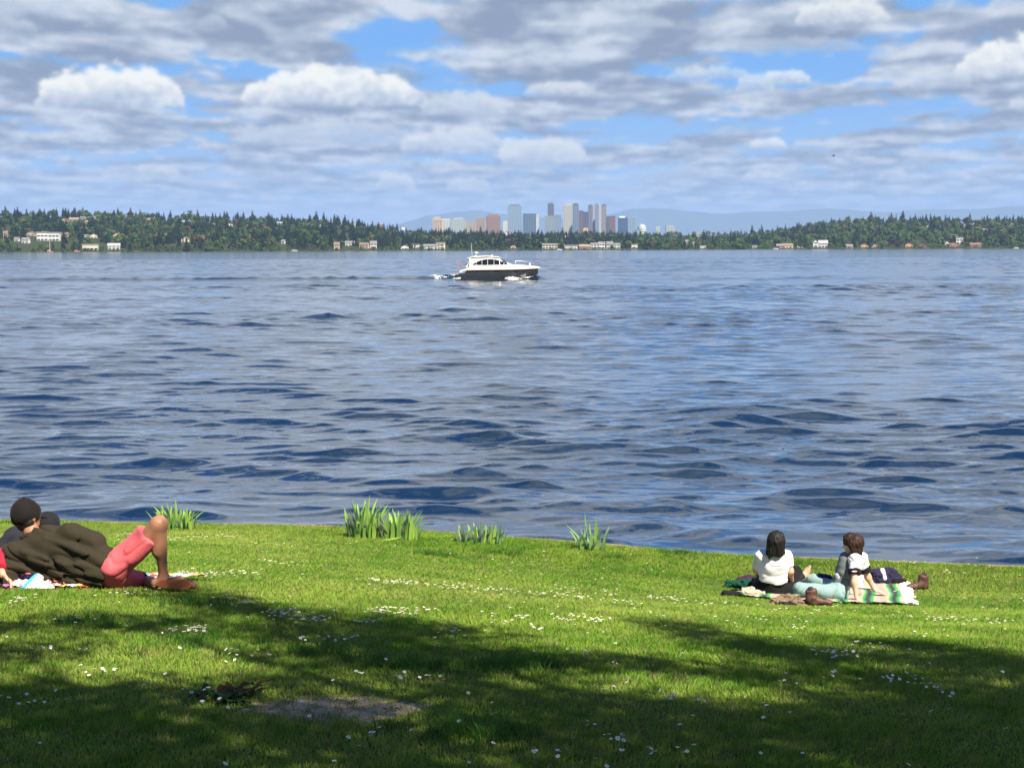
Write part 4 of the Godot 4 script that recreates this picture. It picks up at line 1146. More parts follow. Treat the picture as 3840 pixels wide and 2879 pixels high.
func head_prims(c: Vector3, f: Vector3, up: Vector3, s := 1.0) -> Array:
	f = f.normalized()
	var r := f.cross(up).normalized()
	var u := r.cross(f)
	var at := func(x, y, z): return c + (r * x + u * y + f * z) * s
	var p := [[at.call(0, 0.028, -0.028), at.call(0, 0.035, 0.022), 0.083 * s, 0.078 * s], [at.call(0, -0.01, 0.035), at.call(0, -0.088, 0.05), 0.058 * s, 0.034 * s],
		[at.call(0, 0.0, 0.092), at.call(0, -0.033, 0.112), 0.009 * s, 0.015 * s], [at.call(-0.03, 0.022, 0.083), at.call(0.03, 0.022, 0.083), 0.014 * s, 0.014 * s],
		[at.call(-0.018, -0.062, 0.084), at.call(0.018, -0.062, 0.084), 0.012 * s, 0.012 * s], [at.call(-0.035, -0.03, 0.06), at.call(0.035, -0.03, 0.06), 0.028 * s, 0.028 * s]]
	for e in [-1.0, 1.0]:
		p.append([at.call(e * 0.082, 0.018, -0.012), at.call(e * 0.08, -0.022, -0.006), 0.022 * s, 0.015 * s, r, 1.9])
	return p

func add_eyes(person: Node3D, c: Vector3, f: Vector3, s := 1.0) -> void:
	f = f.normalized()
	var r := f.cross(Vector3.UP).normalized()
	var u := r.cross(f)
	for e in [-1.0, 1.0]:
		var b := SphereMesh.new()
		b.radius = 0.012 * s
		b.height = 0.024 * s
		b.radial_segments = 8
		b.rings = 5
		part(person, "eye", b, mat("eye", lin(0.03, 0.02, 0.015), 0.2), c + (r * e * 0.031 + u * 0.002 + f * 0.083) * s)

# palm, four unequal fingers with a knuckle bend and a thumb leaving the palm's side
func hand(out: Shape, wrist: Vector3, along: Vector3, palm: Vector3, curl: float, thumb_side: float, s := 1.0) -> void:
	along = along.normalized()
	var side := along.cross(palm).normalized()
	palm = side.cross(along).normalized()
	var p := []
	for k in 4:
		var o := (k - 1.5) * 0.019 * s
		var root := wrist + side * o + along * 0.085 * s
		p.append([wrist + side * o * 0.7 + along * 0.01 * s, root, 0.015 * s, 0.013 * s, palm, 1.2])
		var ln: float = [0.062, 0.072, 0.068, 0.052][k if thumb_side > 0.0 else 3 - k] * s
		var d1 := (along + palm * curl * 0.5).normalized()
		var d2 := (along + palm * curl * 1.6).normalized()
		var kn := root + d1 * ln * 0.5
		p.append([root, kn, 0.0095 * s, 0.0085 * s])
		p.append([kn, kn + d2 * ln * 0.5, 0.0085 * s, 0.007 * s])
	var tb := wrist - side * thumb_side * 0.024 * s + along * 0.025 * s
	var tm := tb - side * thumb_side * 0.026 * s + along * 0.026 * s + palm * 0.008 * s
	p.append([tb, tm, 0.013 * s, 0.011 * s])
	p.append([tm, tm + (along + palm * 0.3 - side * thumb_side * 0.25).normalized() * 0.032 * s, 0.0105 * s, 0.008 * s])
	blob(out, p, 0.0055, 160.0)

func fabric(key: String, c: Color, rough := 0.85) -> StandardMaterial3D:
	if mats.has(key): return mats[key]
	var m := mat(key, c, rough, 0.25)
	m.rim_enabled = true
	m.rim = 0.25
	m.albedo_texture = cloth_tex
	m.uv1_triplanar = true
	m.uv1_scale = Vector3(3, 3, 3)
	return m

var cloth_tex: NoiseTexture2D

func lean_from(a: Vector3, b: Vector3, t: float) -> Vector3:
	return a.lerp(b, t)

func build_man() -> void:
	var j: Dictionary = MAN
	var away := Vector3(0, 0.21, -1).normalized()
	var o := thing("person", "person lying back on one elbow in a dark olive jacket, coral shorts and black cap", "person", Vector3(j.pelvis.x, 1.72, j.pelvis.z))
	var base: Vector3 = -o.position
	var body := Shape.new()
	var skin := mat("skin brown", lin(0.30, 0.145, 0.085), 0.5, 0.4)
	j = MAN.duplicate()
	var p := [[j.neck, j.head, 0.058, 0.06], [j.neck, j.chest, 0.06, 0.09], [j.sho_l, j.sho_r, 0.06, 0.06], [j.chest, j.waist, 0.10, 0.09], [j.waist, j.pelvis, 0.09, 0.09], [j.hip_l, j.hip_r, 0.085, 0.085],
		[j.sho_r, j.elb_r, 0.055, 0.045], [j.elb_r, j.wri_r, 0.043, 0.028], [j.sho_l, j.elb_l, 0.055, 0.045], [j.elb_l, j.wri_l, 0.043, 0.028],
		[j.hip_r, j.kne_r, 0.088, 0.060], [j.kne_r, j.kne_r + Vector3(0.006, 0.008, -0.01), 0.066, 0.060], [j.kne_r, j.ank_r, 0.056, 0.037], [j.kne_r.lerp(j.ank_r, 0.2) + Vector3(-0.01, 0, 0), j.kne_r.lerp(j.ank_r, 0.5) + Vector3(-0.024, 0, 0.012), 0.057, 0.052], [j.ank_r, j.toe_r, 0.038, 0.034],
		[j.hip_l, j.kne_l, 0.088, 0.06], [j.kne_l, j.ank_l, 0.058, 0.036], [j.kne_l.lerp(j.ank_l, 0.3), j.kne_l.lerp(j.ank_l, 0.55), 0.058, 0.05], [j.ank_l, j.toe_l + Vector3(0, 0, -0.02), 0.036, 0.03]]
	blob(body, p, 0.012)
	var face := Vector3(0.55, -0.12, -0.8)
	blob(body, head_prims(j.head, face, Vector3(0.12, 1, 0.0), 1.1), 0.007, 120.0)
	hand(body, j.wri_r, Vector3(-1, 0, -0.3), Vector3(0, -0.6, -1), 0.4, 1.0)
	hand(body, j.wri_l, Vector3(-1, -0.05, -0.4), Vector3(0, -1, 0), 0.3, -1.0)
	part(o, "body", shape_mesh(body, true), skin, base)
	var z := Vector3(0, 0.1, 1).normalized()
	var jm := fabric("olive jacket", lin(0.032, 0.027, 0.017))
	var along: Vector3 = (j.jhem - j.mid).normalized()
	var drop := Vector3(-0.03, -0.085, 0)
	drop -= along * drop.dot(along)
	var jk := [[j.sho_l, j.sho_r, 0.105, 0.10, z, 1.15], [j.chest, j.mid, 0.195, 0.19, z, 1.35], [j.mid, j.jhem, 0.185, 0.18, z, 1.3, true], [j.mid + drop, j.jhem + drop, 0.14, 0.135, z, 1.2, true], [j.mid + drop * 0.5, j.jhem + drop * 0.5, 0.16, 0.155, z, 1.2, true], [j.sho_l + Vector3(-0.02, -0.03, 0), j.mid + Vector3(-0.08, -0.06, 0), 0.12, 0.13, z, 1.2], [j.neck + Vector3(0, -0.03, 0), j.chest, 0.085, 0.15, z, 1.1],
		[j.sho_r, j.elb_r, 0.088, 0.082], [j.sho_r.lerp(j.elb_r, 0.5), j.mid, 0.085, 0.09], [j.elb_r, j.wri_r, 0.080, 0.055, z, 1.0, true], [j.sho_l, j.elb_l, 0.10, 0.085], [j.elb_l, j.wri_l, 0.08, 0.06, z, 1.0, true]]
	for q in [[j.ra, j.rb, j.rc], [j.rd, j.re, j.rf], [j.rg, j.rh, j.ri], [j.rj, j.rk, j.rl]]:
		jk.append([q[0], q[1], 0.018, 0.027])
		jk.append([q[1], q[2], 0.027, 0.014])
	var js := Shape.new()
	blob(js, jk, 0.010, 58.0, 0.017, Vector3(1.9, 8.0, 4.0), Basis(Vector3.BACK, 0.42), 0.022)
	var jacket := part(o, "jacket", shape_mesh(js, true), jm, base)
	# collar: a soft ring round the neck
	var ring := []
	for k in 9:
		var a := TAU * k / 8.0
		ring.append(j.neck + Vector3(cos(a) * 0.075, -0.012 + 0.02 * cos(a), sin(a) * 0.075))
	var cp := []
	for k in 8: cp.append([ring[k], ring[k + 1], 0.024, 0.024])
	part(jacket, "collar", blob_mesh(cp, 0.010, 90.0), jm)
	var sm := fabric("coral shorts", lin(0.74, 0.135, 0.16))
	var ss := [[j.hip_l, j.hip_r, 0.11, 0.11], [j.pelvis, j.waist, 0.12, 0.11], [j.hip_r, j.hem_r, 0.118, 0.108, z, 1.0, true], [j.hip_l, j.hem_l, 0.10, 0.10, z, 1.0, true]]
	part(o, "shorts", blob_mesh(ss, 0.010, 60.0, 0.012, Vector3(4, 7, 5), Basis(Vector3.BACK, -0.75), 0.007), sm, base)
	var under := [[j.hip_l.lerp(j.hem_l, 0.62), j.hem_l + (j.hem_l - j.hip_l) * 0.22, 0.094, 0.09, z, 1.0, true]]
	part(o, "shorts_lining", blob_mesh(under, 0.012, 70.0), fabric("navy lining", lin(0.012, 0.012, 0.022)), base)
	# cap: crown, band and peak turned away
	var up := Vector3(-0.10, 1, 0.03).normalized()
	var hd: Vector3 = j.head
	var cap := [[hd + up * 0.045 - face.normalized() * 0.03, hd + up * 0.06 + face.normalized() * 0.025, 0.112, 0.104], [hd + up * 0.10 + Vector3(-0.01, 0, 0), hd + up * 0.10, 0.085, 0.08]]
	var capn := part(o, "cap", blob_mesh(cap, 0.009, 70.0, 0.006, Vector3(9, 9, 9)), fabric("black cap", lin(0.012, 0.010, 0.009)), base)
	var pk := Shape.new()
	var f2 := face.normalized()
	var r2 := f2.cross(up).normalized()
	pk.box_like([hd + up * 0.03 + f2 * 0.09 - r2 * 0.075, hd + up * 0.03 + f2 * 0.09 + r2 * 0.075, hd + up * 0.012 + f2 * 0.18 + r2 * 0.05, hd + up * 0.012 + f2 * 0.18 - r2 * 0.05], 0.006)
	part(capn, "peak", shape_mesh(pk), mats["black cap"])
	part(capn, "button", blob_mesh([[hd + up * 0.187, hd + up * 0.188, 0.011, 0.011]], 0.005), mats["black cap"])
	# hair below the cap
	part(o, "hair", blob_mesh([[hd - f2 * 0.055 - up * 0.02, hd - f2 * 0.05 - up * 0.05, 0.062, 0.05], [hd - f2 * 0.03 + r2 * 0.05 - up * 0.01, hd - f2 * 0.03 - r2 * 0.05 - up * 0.01, 0.055, 0.055]], 0.009, 80.0), mat("hair black", lin(0.012, 0.010, 0.009), 0.6), base)
	# right foot: white shoe with navy panel; left foot: brown sole turned to the lawn
	var sh := part(o, "shoe", blob_mesh([[j.ank_r + Vector3(0.01, -0.015, 0), j.toe_r, 0.052, 0.042], [j.toe_r, j.toe_r + Vector3(0.05, -0.012, 0), 0.042, 0.03]], 0.009, 70.0), fabric("white shoe", lin(0.72, 0.72, 0.74)), base)
	part(sh, "panel", blob_mesh([[j.ank_r.lerp(j.toe_r, 0.55) + Vector3(0, 0.025, 0.03), j.ank_r.lerp(j.toe_r, 0.6) + Vector3(0, -0.015, 0.036), 0.016, 0.022]], 0.006), fabric("navy panel", lin(0.02, 0.03, 0.10)))
	var sole := Shape.new()
	var rings := []
	var ax: Vector3 = (j.toe_l - j.heel_l).normalized()
	var uu := away.cross(ax).normalized() * -1.0
	if uu.y < 0: uu = -uu
	for dz in [0.0, -0.012, -0.030]:
		var rg := []
		for k in 22:
			var a := TAU * k / 22.0
			var l := 0.5 - 0.5 * cos(a)
			var wd := 0.042 + 0.012 * l - 0.016 * exp(-pow((l - 0.42) / 0.16, 2.0))
			var c: Vector3 = j.heel_l + ax * (l * 0.31 - 0.01) + Vector3(0, 0.012, 0)
			rg.append(c + uu * sin(a) * wd * (1.0 if dz > -0.02 else 0.86) + Vector3(0, 0, 0.025 + dz - 0.03 * sin(a) * 0.3))
		rings.append(rg)
	rings.reverse()
	sole.loft(rings)
	var shoe2 := part(o, "shoe", blob_mesh([[j.ank_l + Vector3(0, 0, -0.01), j.heel_l.lerp(j.toe_l, 0.5) + Vector3(0, 0.01, -0.05), 0.045, 0.042], [j.heel_l.lerp(j.toe_l, 0.5) + Vector3(0, 0.01, -0.05), j.toe_l + Vector3(-0.02, 0.008, -0.035), 0.042, 0.032]], 0.010), fabric("brown shoe", lin(0.22, 0.09, 0.045)), base)
	part(shoe2, "sole", shape_mesh(sole), mat("tan sole", lin(0.44, 0.13, 0.04), 0.7))
	add_eyes(o, hd + base, face, 1.1)

func build_pal() -> void:
	var j: Dictionary = PAL
	var o := thing("person", "person in a black cap and dark navy vest lying behind the olive jacket", "person", Vector3(j.chest.x, 1.72, j.chest.z))
	var base: Vector3 = -o.position
	var body := Shape.new()
	var p := [[j.neck, j.head, 0.055, 0.055], [j.neck, j.chest, 0.06, 0.11], [j.sho_l, j.sho_r, 0.065, 0.065], [j.chest, j.waist, 0.11, 0.11], [j.waist, j.pelvis, 0.11, 0.11], [j.pelvis + Vector3(0, 0, 0.07), j.kne + Vector3(0, 0, 0.06), 0.085, 0.06], [j.pelvis + Vector3(0, 0, -0.07), j.kne + Vector3(0, -0.1, -0.1), 0.085, 0.06], [j.kne + Vector3(0, 0, 0.06), j.ank + Vector3(0, 0, 0.06), 0.055, 0.04], [j.kne + Vector3(0, -0.1, -0.1), j.ank + Vector3(0, 0, -0.1), 0.055, 0.04],
		[j.sho_l + Vector3(-0.1, 0, 0.1), j.elb, 0.05, 0.042], [j.sho_l, j.sho_l + Vector3(-0.1, 0, 0.1), 0.06, 0.05], [j.elb, j.hand, 0.04, 0.028]]
	blob(body, p, 0.013)
	blob(body, head_prims(j.head, Vector3(-0.2, -0.1, -1), Vector3.UP, 1.05), 0.008, 120.0)
	hand(body, j.hand, Vector3(0.6, -0.5, 0.2), Vector3(-0.3, -0.6, 0.5), 0.8, 1.0, 1.0)
	part(o, "body", shape_mesh(body, true), mat("skin fair", lin(0.52, 0.29, 0.20), 0.5, 0.4), base)
	part(o, "vest", blob_mesh([[j.sho_l, j.sho_r, 0.10, 0.11], [j.chest, j.waist, 0.15, 0.15], [j.waist, j.pelvis, 0.15, 0.14], [j.neck, j.chest, 0.09, 0.13]], 0.013, 60.0, 0.018, Vector3(6, 8, 6)), fabric("navy vest", lin(0.022, 0.023, 0.032)), base)
	part(o, "sleeve", blob_mesh([[j.sho_l + Vector3(-0.1, 0, 0.1), j.elb, 0.075, 0.062], [j.elb, j.sleeve, 0.060, 0.048, Vector3.UP, 1.0, true]], 0.011, 60.0, 0.012, Vector3(8, 8, 8)), fabric("red sleeve", lin(0.42, 0.02, 0.05)), base)
	part(o, "trousers", blob_mesh([[j.pelvis + Vector3(0.02, 0, 0.07), j.kne + Vector3(0, 0, 0.06), 0.11, 0.085], [j.pelvis + Vector3(0.02, 0, -0.07), j.kne + Vector3(0, -0.1, -0.1), 0.11, 0.085], [j.kne + Vector3(0, 0, 0.06), j.ank + Vector3(0, 0, 0.06), 0.08, 0.06], [j.kne + Vector3(0, -0.1, -0.1), j.ank + Vector3(0, 0, -0.1), 0.08, 0.06]], 0.014), fabric("dark trousers", lin(0.02, 0.025, 0.04)), base)
	var hd: Vector3 = j.head
	var cap := part(o, "cap", blob_mesh([[hd + Vector3(0, 0.035, 0.02), hd + Vector3(-0.01, 0.045, -0.03), 0.108, 0.110], [hd + Vector3(0.01, -0.03, 0.03), hd + Vector3(0.01, -0.06, 0.03), 0.08, 0.06]], 0.009, 70.0), fabric("dark cap", lin(0.014, 0.014, 0.018)), base)
	var pk := Shape.new()
	pk.box_like([hd + Vector3(-0.07, 0.03, -0.09), hd + Vector3(0.07, 0.03, -0.09), hd + Vector3(0.05, 0.015, -0.18), hd + Vector3(-0.05, 0.015, -0.18)], 0.006)
	part(cap, "peak", shape_mesh(pk), mats["dark cap"])
	add_eyes(o, hd + base, Vector3(-0.2, -0.1, -1), 1.05)

func build_girl() -> void:
	var j: Dictionary = GIRL
	var o := thing("person", "person with shoulder-length black hair sitting in a white shirt and black trousers, back turned", "person", Vector3(j.pelvis.x, 0.42, j.pelvis.z))
	var base: Vector3 = -o.position
	var body := Shape.new()
	var p := [[j.neck, j.head, 0.048, 0.05], [j.neck, j.chest, 0.05, 0.10], [j.sho_l, j.sho_r, 0.055, 0.055], [j.chest, j.waist, 0.09, 0.08], [j.waist, j.pelvis, 0.08, 0.085], [j.hip_l, j.hip_r, 0.085, 0.085],
		[j.sho_l, j.elb_l, 0.045, 0.038], [j.elb_l, j.wri_l, 0.036, 0.024], [j.sho_r, j.elb_r, 0.045, 0.038], [j.elb_r, j.wri_r, 0.037, 0.025],
		[j.hip_l, j.kne_l, 0.08, 0.055], [j.kne_l, j.ank_l, 0.052, 0.033], [j.hip_r, j.kne_r, 0.08, 0.055], [j.kne_r, j.ank_r, 0.052, 0.034]]
	blob(body, p, 0.012)
	# bare feet: heel, arch, ball and toes
	for q in [[j.ank_r, j.heel, j.ball_r, j.toe_r], [j.ank_l, j.ank_l + Vector3(0.02, -0.02, 0.02), j.ank_l.lerp(j.toe_l, 0.7), j.toe_l]]:
		var fp := [[q[0], q[1], 0.035, 0.036], [q[1], q[2], 0.036, 0.034], [q[0], q[2], 0.032, 0.028]]
		var d: Vector3 = (q[3] - q[2]).normalized()
		var sd := d.cross(Vector3(1, 0, 0)).normalized()
		for k in 5:
			var root: Vector3 = q[2] + sd * (k - 2) * 0.017 + d * 0.01
			fp.append([root, root + d * [0.062, 0.056, 0.05, 0.044, 0.038][k], 0.011 if k else 0.014, 0.008])
		blob(body, fp, 0.007, 110.0)
	var f := Vector3(0.15, -0.1, -1)
	blob(body, head_prims(j.head, f, Vector3.UP), 0.008, 120.0)
	hand(body, j.wri_l, Vector3(0.6, -0.5, -0.5), Vector3(0, -1, 0.2), 0.6, -1.0, 0.92)
	hand(body, j.wri_r, Vector3(-0.5, -0.5, -0.4), Vector3(0, -1, 0.2), 0.6, 1.0, 0.92)
	part(o, "body", shape_mesh(body, true), mat("skin pale", lin(0.58, 0.33, 0.235), 0.5, 0.4), base)
	var z := Vector3.BACK
	var shirt := fabric("white shirt", lin(0.78, 0.77, 0.79))
	var sp := [[j.sho_l + Vector3(0.02, -0.01, 0), j.sho_r + Vector3(-0.02, -0.01, 0), 0.072, 0.072, z, 1.1], [j.chest + Vector3(-0.055, 0, 0), j.waist + Vector3(-0.05, -0.03, 0), 0.125, 0.125, z, 1.1, true], [j.chest + Vector3(0.055, 0, 0), j.waist + Vector3(0.045, -0.03, 0), 0.125, 0.125, z, 1.1, true], [j.neck + Vector3(0, -0.05, 0.01), j.chest, 0.058, 0.13], [j.chest, j.waist + Vector3(0, -0.03, 0), 0.125, 0.13, z, 1.1, true],
		[j.sho_r, j.sho_r.lerp(j.elb_r, 0.72), 0.066, 0.062, z, 1.0, true], [j.sho_l, j.sho_l.lerp(j.elb_l, 0.72), 0.066, 0.062, z, 1.0, true]]
	var sn := part(o, "shirt", blob_mesh(sp, 0.010, 60.0, 0.008, Vector3(4, 7, 5), Basis(Vector3.BACK, 0.3), 0.009), shirt, base)
	var ring := []
	for k in 10:
		var a := TAU * k / 9.0
		ring.append([j.neck + Vector3(cos(a) * 0.062, -0.018, sin(a) * 0.06 + 0.005), j.neck + Vector3(cos(a + 0.7) * 0.062, -0.018, sin(a + 0.7) * 0.06 + 0.005), 0.010, 0.010])
	part(sn, "collar_trim", blob_mesh(ring, 0.008, 110.0), fabric("maroon trim", lin(0.12, 0.012, 0.02)))
	var tp := [[j.hip_l, j.hip_r, 0.135, 0.135], [j.pelvis, j.waist + Vector3(0, -0.03, 0), 0.14, 0.11], [j.hip_l, j.kne_l, 0.125, 0.085], [j.kne_l, j.ank_l, 0.075, 0.05, z, 1.0, true], [j.hip_r, j.kne_r, 0.125, 0.085], [j.kne_r, j.ank_r, 0.07, 0.05, z, 1.0, true], [j.hip_l + Vector3(0, -0.03, 0.02), j.hip_r + Vector3(0.05, -0.03, 0.02), 0.11, 0.11]]
	part(o, "trousers", blob_mesh(tp, 0.013, 60.0, 0.015, Vector3(6, 6, 6)), fabric("black trousers", lin(0.011, 0.011, 0.012)), base)
	var h: Vector3 = j.head
	var hp := [[h + Vector3(0, 0.03, 0.012), h + Vector3(0.01, 0.035, -0.02), 0.100, 0.094], [h + Vector3(-0.03, 0, 0.04), h + Vector3(-0.06, -0.125, 0.055), 0.075, 0.042], [h + Vector3(0.02, 0, 0.04), h + Vector3(0.03, -0.125, 0.05), 0.08, 0.055], [h + Vector3(0.04, -0.02, 0.01), h + Vector3(0.085, -0.135, 0.0), 0.06, 0.03], [h + Vector3(-0.06, -0.03, 0), h + Vector3(-0.1, -0.14, 0.02), 0.045, 0.022], [h + Vector3(-0.07, -0.1, 0.06), h + Vector3(-0.085, -0.19, 0.065), 0.03, 0.012]]
	part(o, "hair", blob_mesh(hp, 0.006, 75.0, 0.007, Vector3(42, 3, 42)), mat("hair dark", lin(0.009, 0.007, 0.006), 0.6, 0.35), base)
	add_eyes(o, h + base, f)

func build_boy() -> void:
	var j: Dictionary = BOY
	var o := thing("person", "person with wavy brown hair leaning back on straight arms in white shirt and pale jeans", "person", Vector3(j.pelvis.x, 0.45, j.pelvis.z))
	var base: Vector3 = -o.position
	var body := Shape.new()
	var p := [[j.neck, j.head, 0.048, 0.05], [j.neck, j.chest, 0.05, 0.09], [j.sho_n, j.sho_f, 0.05, 0.05], [j.chest, j.waist, 0.095, 0.09], [j.waist, j.pelvis, 0.09, 0.105], [j.hip_n, j.hip_f, 0.09, 0.09],
		[j.sho_n, j.elb_n, 0.046, 0.036], [j.elb_n, j.wri_n, 0.036, 0.024], [j.sho_f, j.elb_f, 0.046, 0.036], [j.elb_f, j.wri_f, 0.036, 0.024],
		[j.hip_n, j.kne_n, 0.08, 0.055], [j.kne_n, j.ank_n, 0.052, 0.033], [j.hip_f, j.kne_f, 0.08, 0.055], [j.kne_f, j.ank_f, 0.052, 0.033], [j.ank_n, j.toe_n, 0.033, 0.026], [j.ank_f, j.toe_f, 0.033, 0.026]]
	blob(body, p, 0.012)
	var f := Vector3(-0.86, -0.03, -0.5)
	blob(body, head_prims(j.head, f, Vector3.UP), 0.007, 120.0)
	hand(body, j.wri_n, Vector3(0.75, -0.35, 0.3), Vector3(0, -1, 0), 0.15, 1.0, 0.95)
	hand(body, j.wri_f, Vector3(0.85, -0.3, 0.1), Vector3(0, -1, 0), 0.15, -1.0, 0.95)
	part(o, "body", shape_mesh(body, true), mats["skin pale"], base)
	var z := Vector3.BACK
	var white := fabric("white shirt", lin(0.78, 0.77, 0.79))
	var grey := fabric("grey shirt front", lin(0.16, 0.18, 0.18))
	var sp := [[j.sho_n, j.sho_f, 0.068, 0.068], [j.chest + Vector3(0.035, 0.02, 0), j.waist + Vector3(0.03, 0.02, 0), 0.115, 0.105], [j.neck + Vector3(0.005, -0.045, 0), j.chest + Vector3(0.02, 0, 0), 0.056, 0.11],
		[j.sho_n, j.slv_n, 0.066, 0.072, z, 1.0, true], [j.sho_f, j.slv_f, 0.066, 0.07, z, 1.0, true]]
	var sn := part(o, "shirt", blob_mesh(sp, 0.009, 60.0, 0.008, Vector3(6, 8, 6), Basis(Vector3.BACK, 0.5), 0.010), white, base)
	part(sn, "front_panel", blob_mesh([[j.chest + Vector3(-0.035, 0.04, 0.0), j.waist + Vector3(-0.02, -0.02, 0), 0.105, 0.112, z, 1.0, true], [j.chest + Vector3(-0.02, 0.0, 0.055), j.waist + Vector3(0.03, -0.02, 0.05), 0.06, 0.075, z, 1.0, true]], 0.010, 70.0, 0.014, Vector3(5, 9, 5)), grey)
	# printed pale shapes on the chest
	for q in [[0.30, 0.055, 0.05], [0.52, 0.07, 0.03], [0.78, 0.06, 0.055]]:
		var c: Vector3 = j.chest.lerp(j.waist, q[0]) + Vector3(-0.10, 0.01, 0.06)
		part(sn, "print", blob_mesh([[c + Vector3(-0.01, q[1] * 0.4, 0), c + Vector3(0.012, -q[1] * 0.4, 0.012), q[2] * 0.6, q[2] * 0.55, Vector3(-0.6, 0, 0.8), 3.0]], 0.008, 90.0), fabric("pale print", lin(0.5, 0.5, 0.54)))
	for q in [[j.slv_n, j.sho_n, 0.076], [j.slv_f, j.sho_f, 0.074]]:
		var d: Vector3 = (q[1] - q[0]).normalized()
		part(sn, "cuff", blob_mesh([[q[0] + d * 0.022, q[0] - d * 0.012, q[2], q[2], z, 1.0, true]], 0.009, 110.0), fabric("black trim", lin(0.012, 0.012, 0.013)))
	var ring := []
	for k in 10:
		var a := TAU * k / 9.0
		ring.append([j.neck + Vector3(cos(a) * 0.06, -0.016, sin(a) * 0.06), j.neck + Vector3(cos(a + 0.7) * 0.06, -0.016, sin(a + 0.7) * 0.06), 0.009, 0.009])
	part(sn, "collar_trim", blob_mesh(ring, 0.008, 110.0), fabric("red trim", lin(0.30, 0.02, 0.03)))
	var jp := [[j.hip_n, j.hip_f, 0.112, 0.112], [j.pelvis, j.waist + Vector3(0, -0.05, 0), 0.115, 0.10, z, 1.0, true], [j.hip_n, j.kne_n, 0.098, 0.066], [j.kne_n, j.ank_n, 0.060, 0.046, z, 1.0, true], [j.hip_f, j.kne_f, 0.085, 0.062], [j.kne_f, j.ank_f, 0.058, 0.046, z, 1.0, true]]
	part(o, "jeans", blob_mesh(jp, 0.009, 60.0, 0.007, Vector3(8, 5, 6), Basis(Vector3.BACK, 0.5), 0.011), fabric("pale jeans", lin(0.235, 0.36, 0.365)), base)
	var h: Vector3 = j.head
	f = f.normalized()
	var r := f.cross(Vector3.UP).normalized()
	var hp := [[h + Vector3(0, 0.035, 0) - f * 0.03, h + Vector3(0, 0.045, 0) + f * 0.03, 0.096, 0.088], [h - f * 0.045, h - f * 0.06 + Vector3(0, -0.10, 0), 0.075, 0.048], [h + f * 0.055 + Vector3(0, 0.075, 0), h + f * 0.035 + Vector3(0, 0.09, 0), 0.045, 0.05], [h + r * 0.075 - f * 0.01, h + r * 0.07 - f * 0.03 + Vector3(0, -0.05, 0), 0.035, 0.03], [h - r * 0.075 - f * 0.01, h - r * 0.07 - f * 0.03 + Vector3(0, -0.05, 0), 0.035, 0.03], [h - f * 0.05 + Vector3(0, -0.09, 0.02), h - f * 0.05 + Vector3(0, -0.135, 0.02), 0.035, 0.018]]
	part(o, "hair", blob_mesh(hp, 0.006, 80.0, 0.008, Vector3(34, 12, 34)), mat("hair brown", lin(0.026, 0.012, 0.008), 0.6, 0.35), base)
	add_eyes(o, h + base, f)

func build_people() -> void:
	cloth_tex = noise_tex(71, 0.05, Color(0.86, 0.86, 0.86), Color(1.0, 1.0, 1.0), 256)
	build_man()
	build_pal()
	build_girl()
	build_boy()

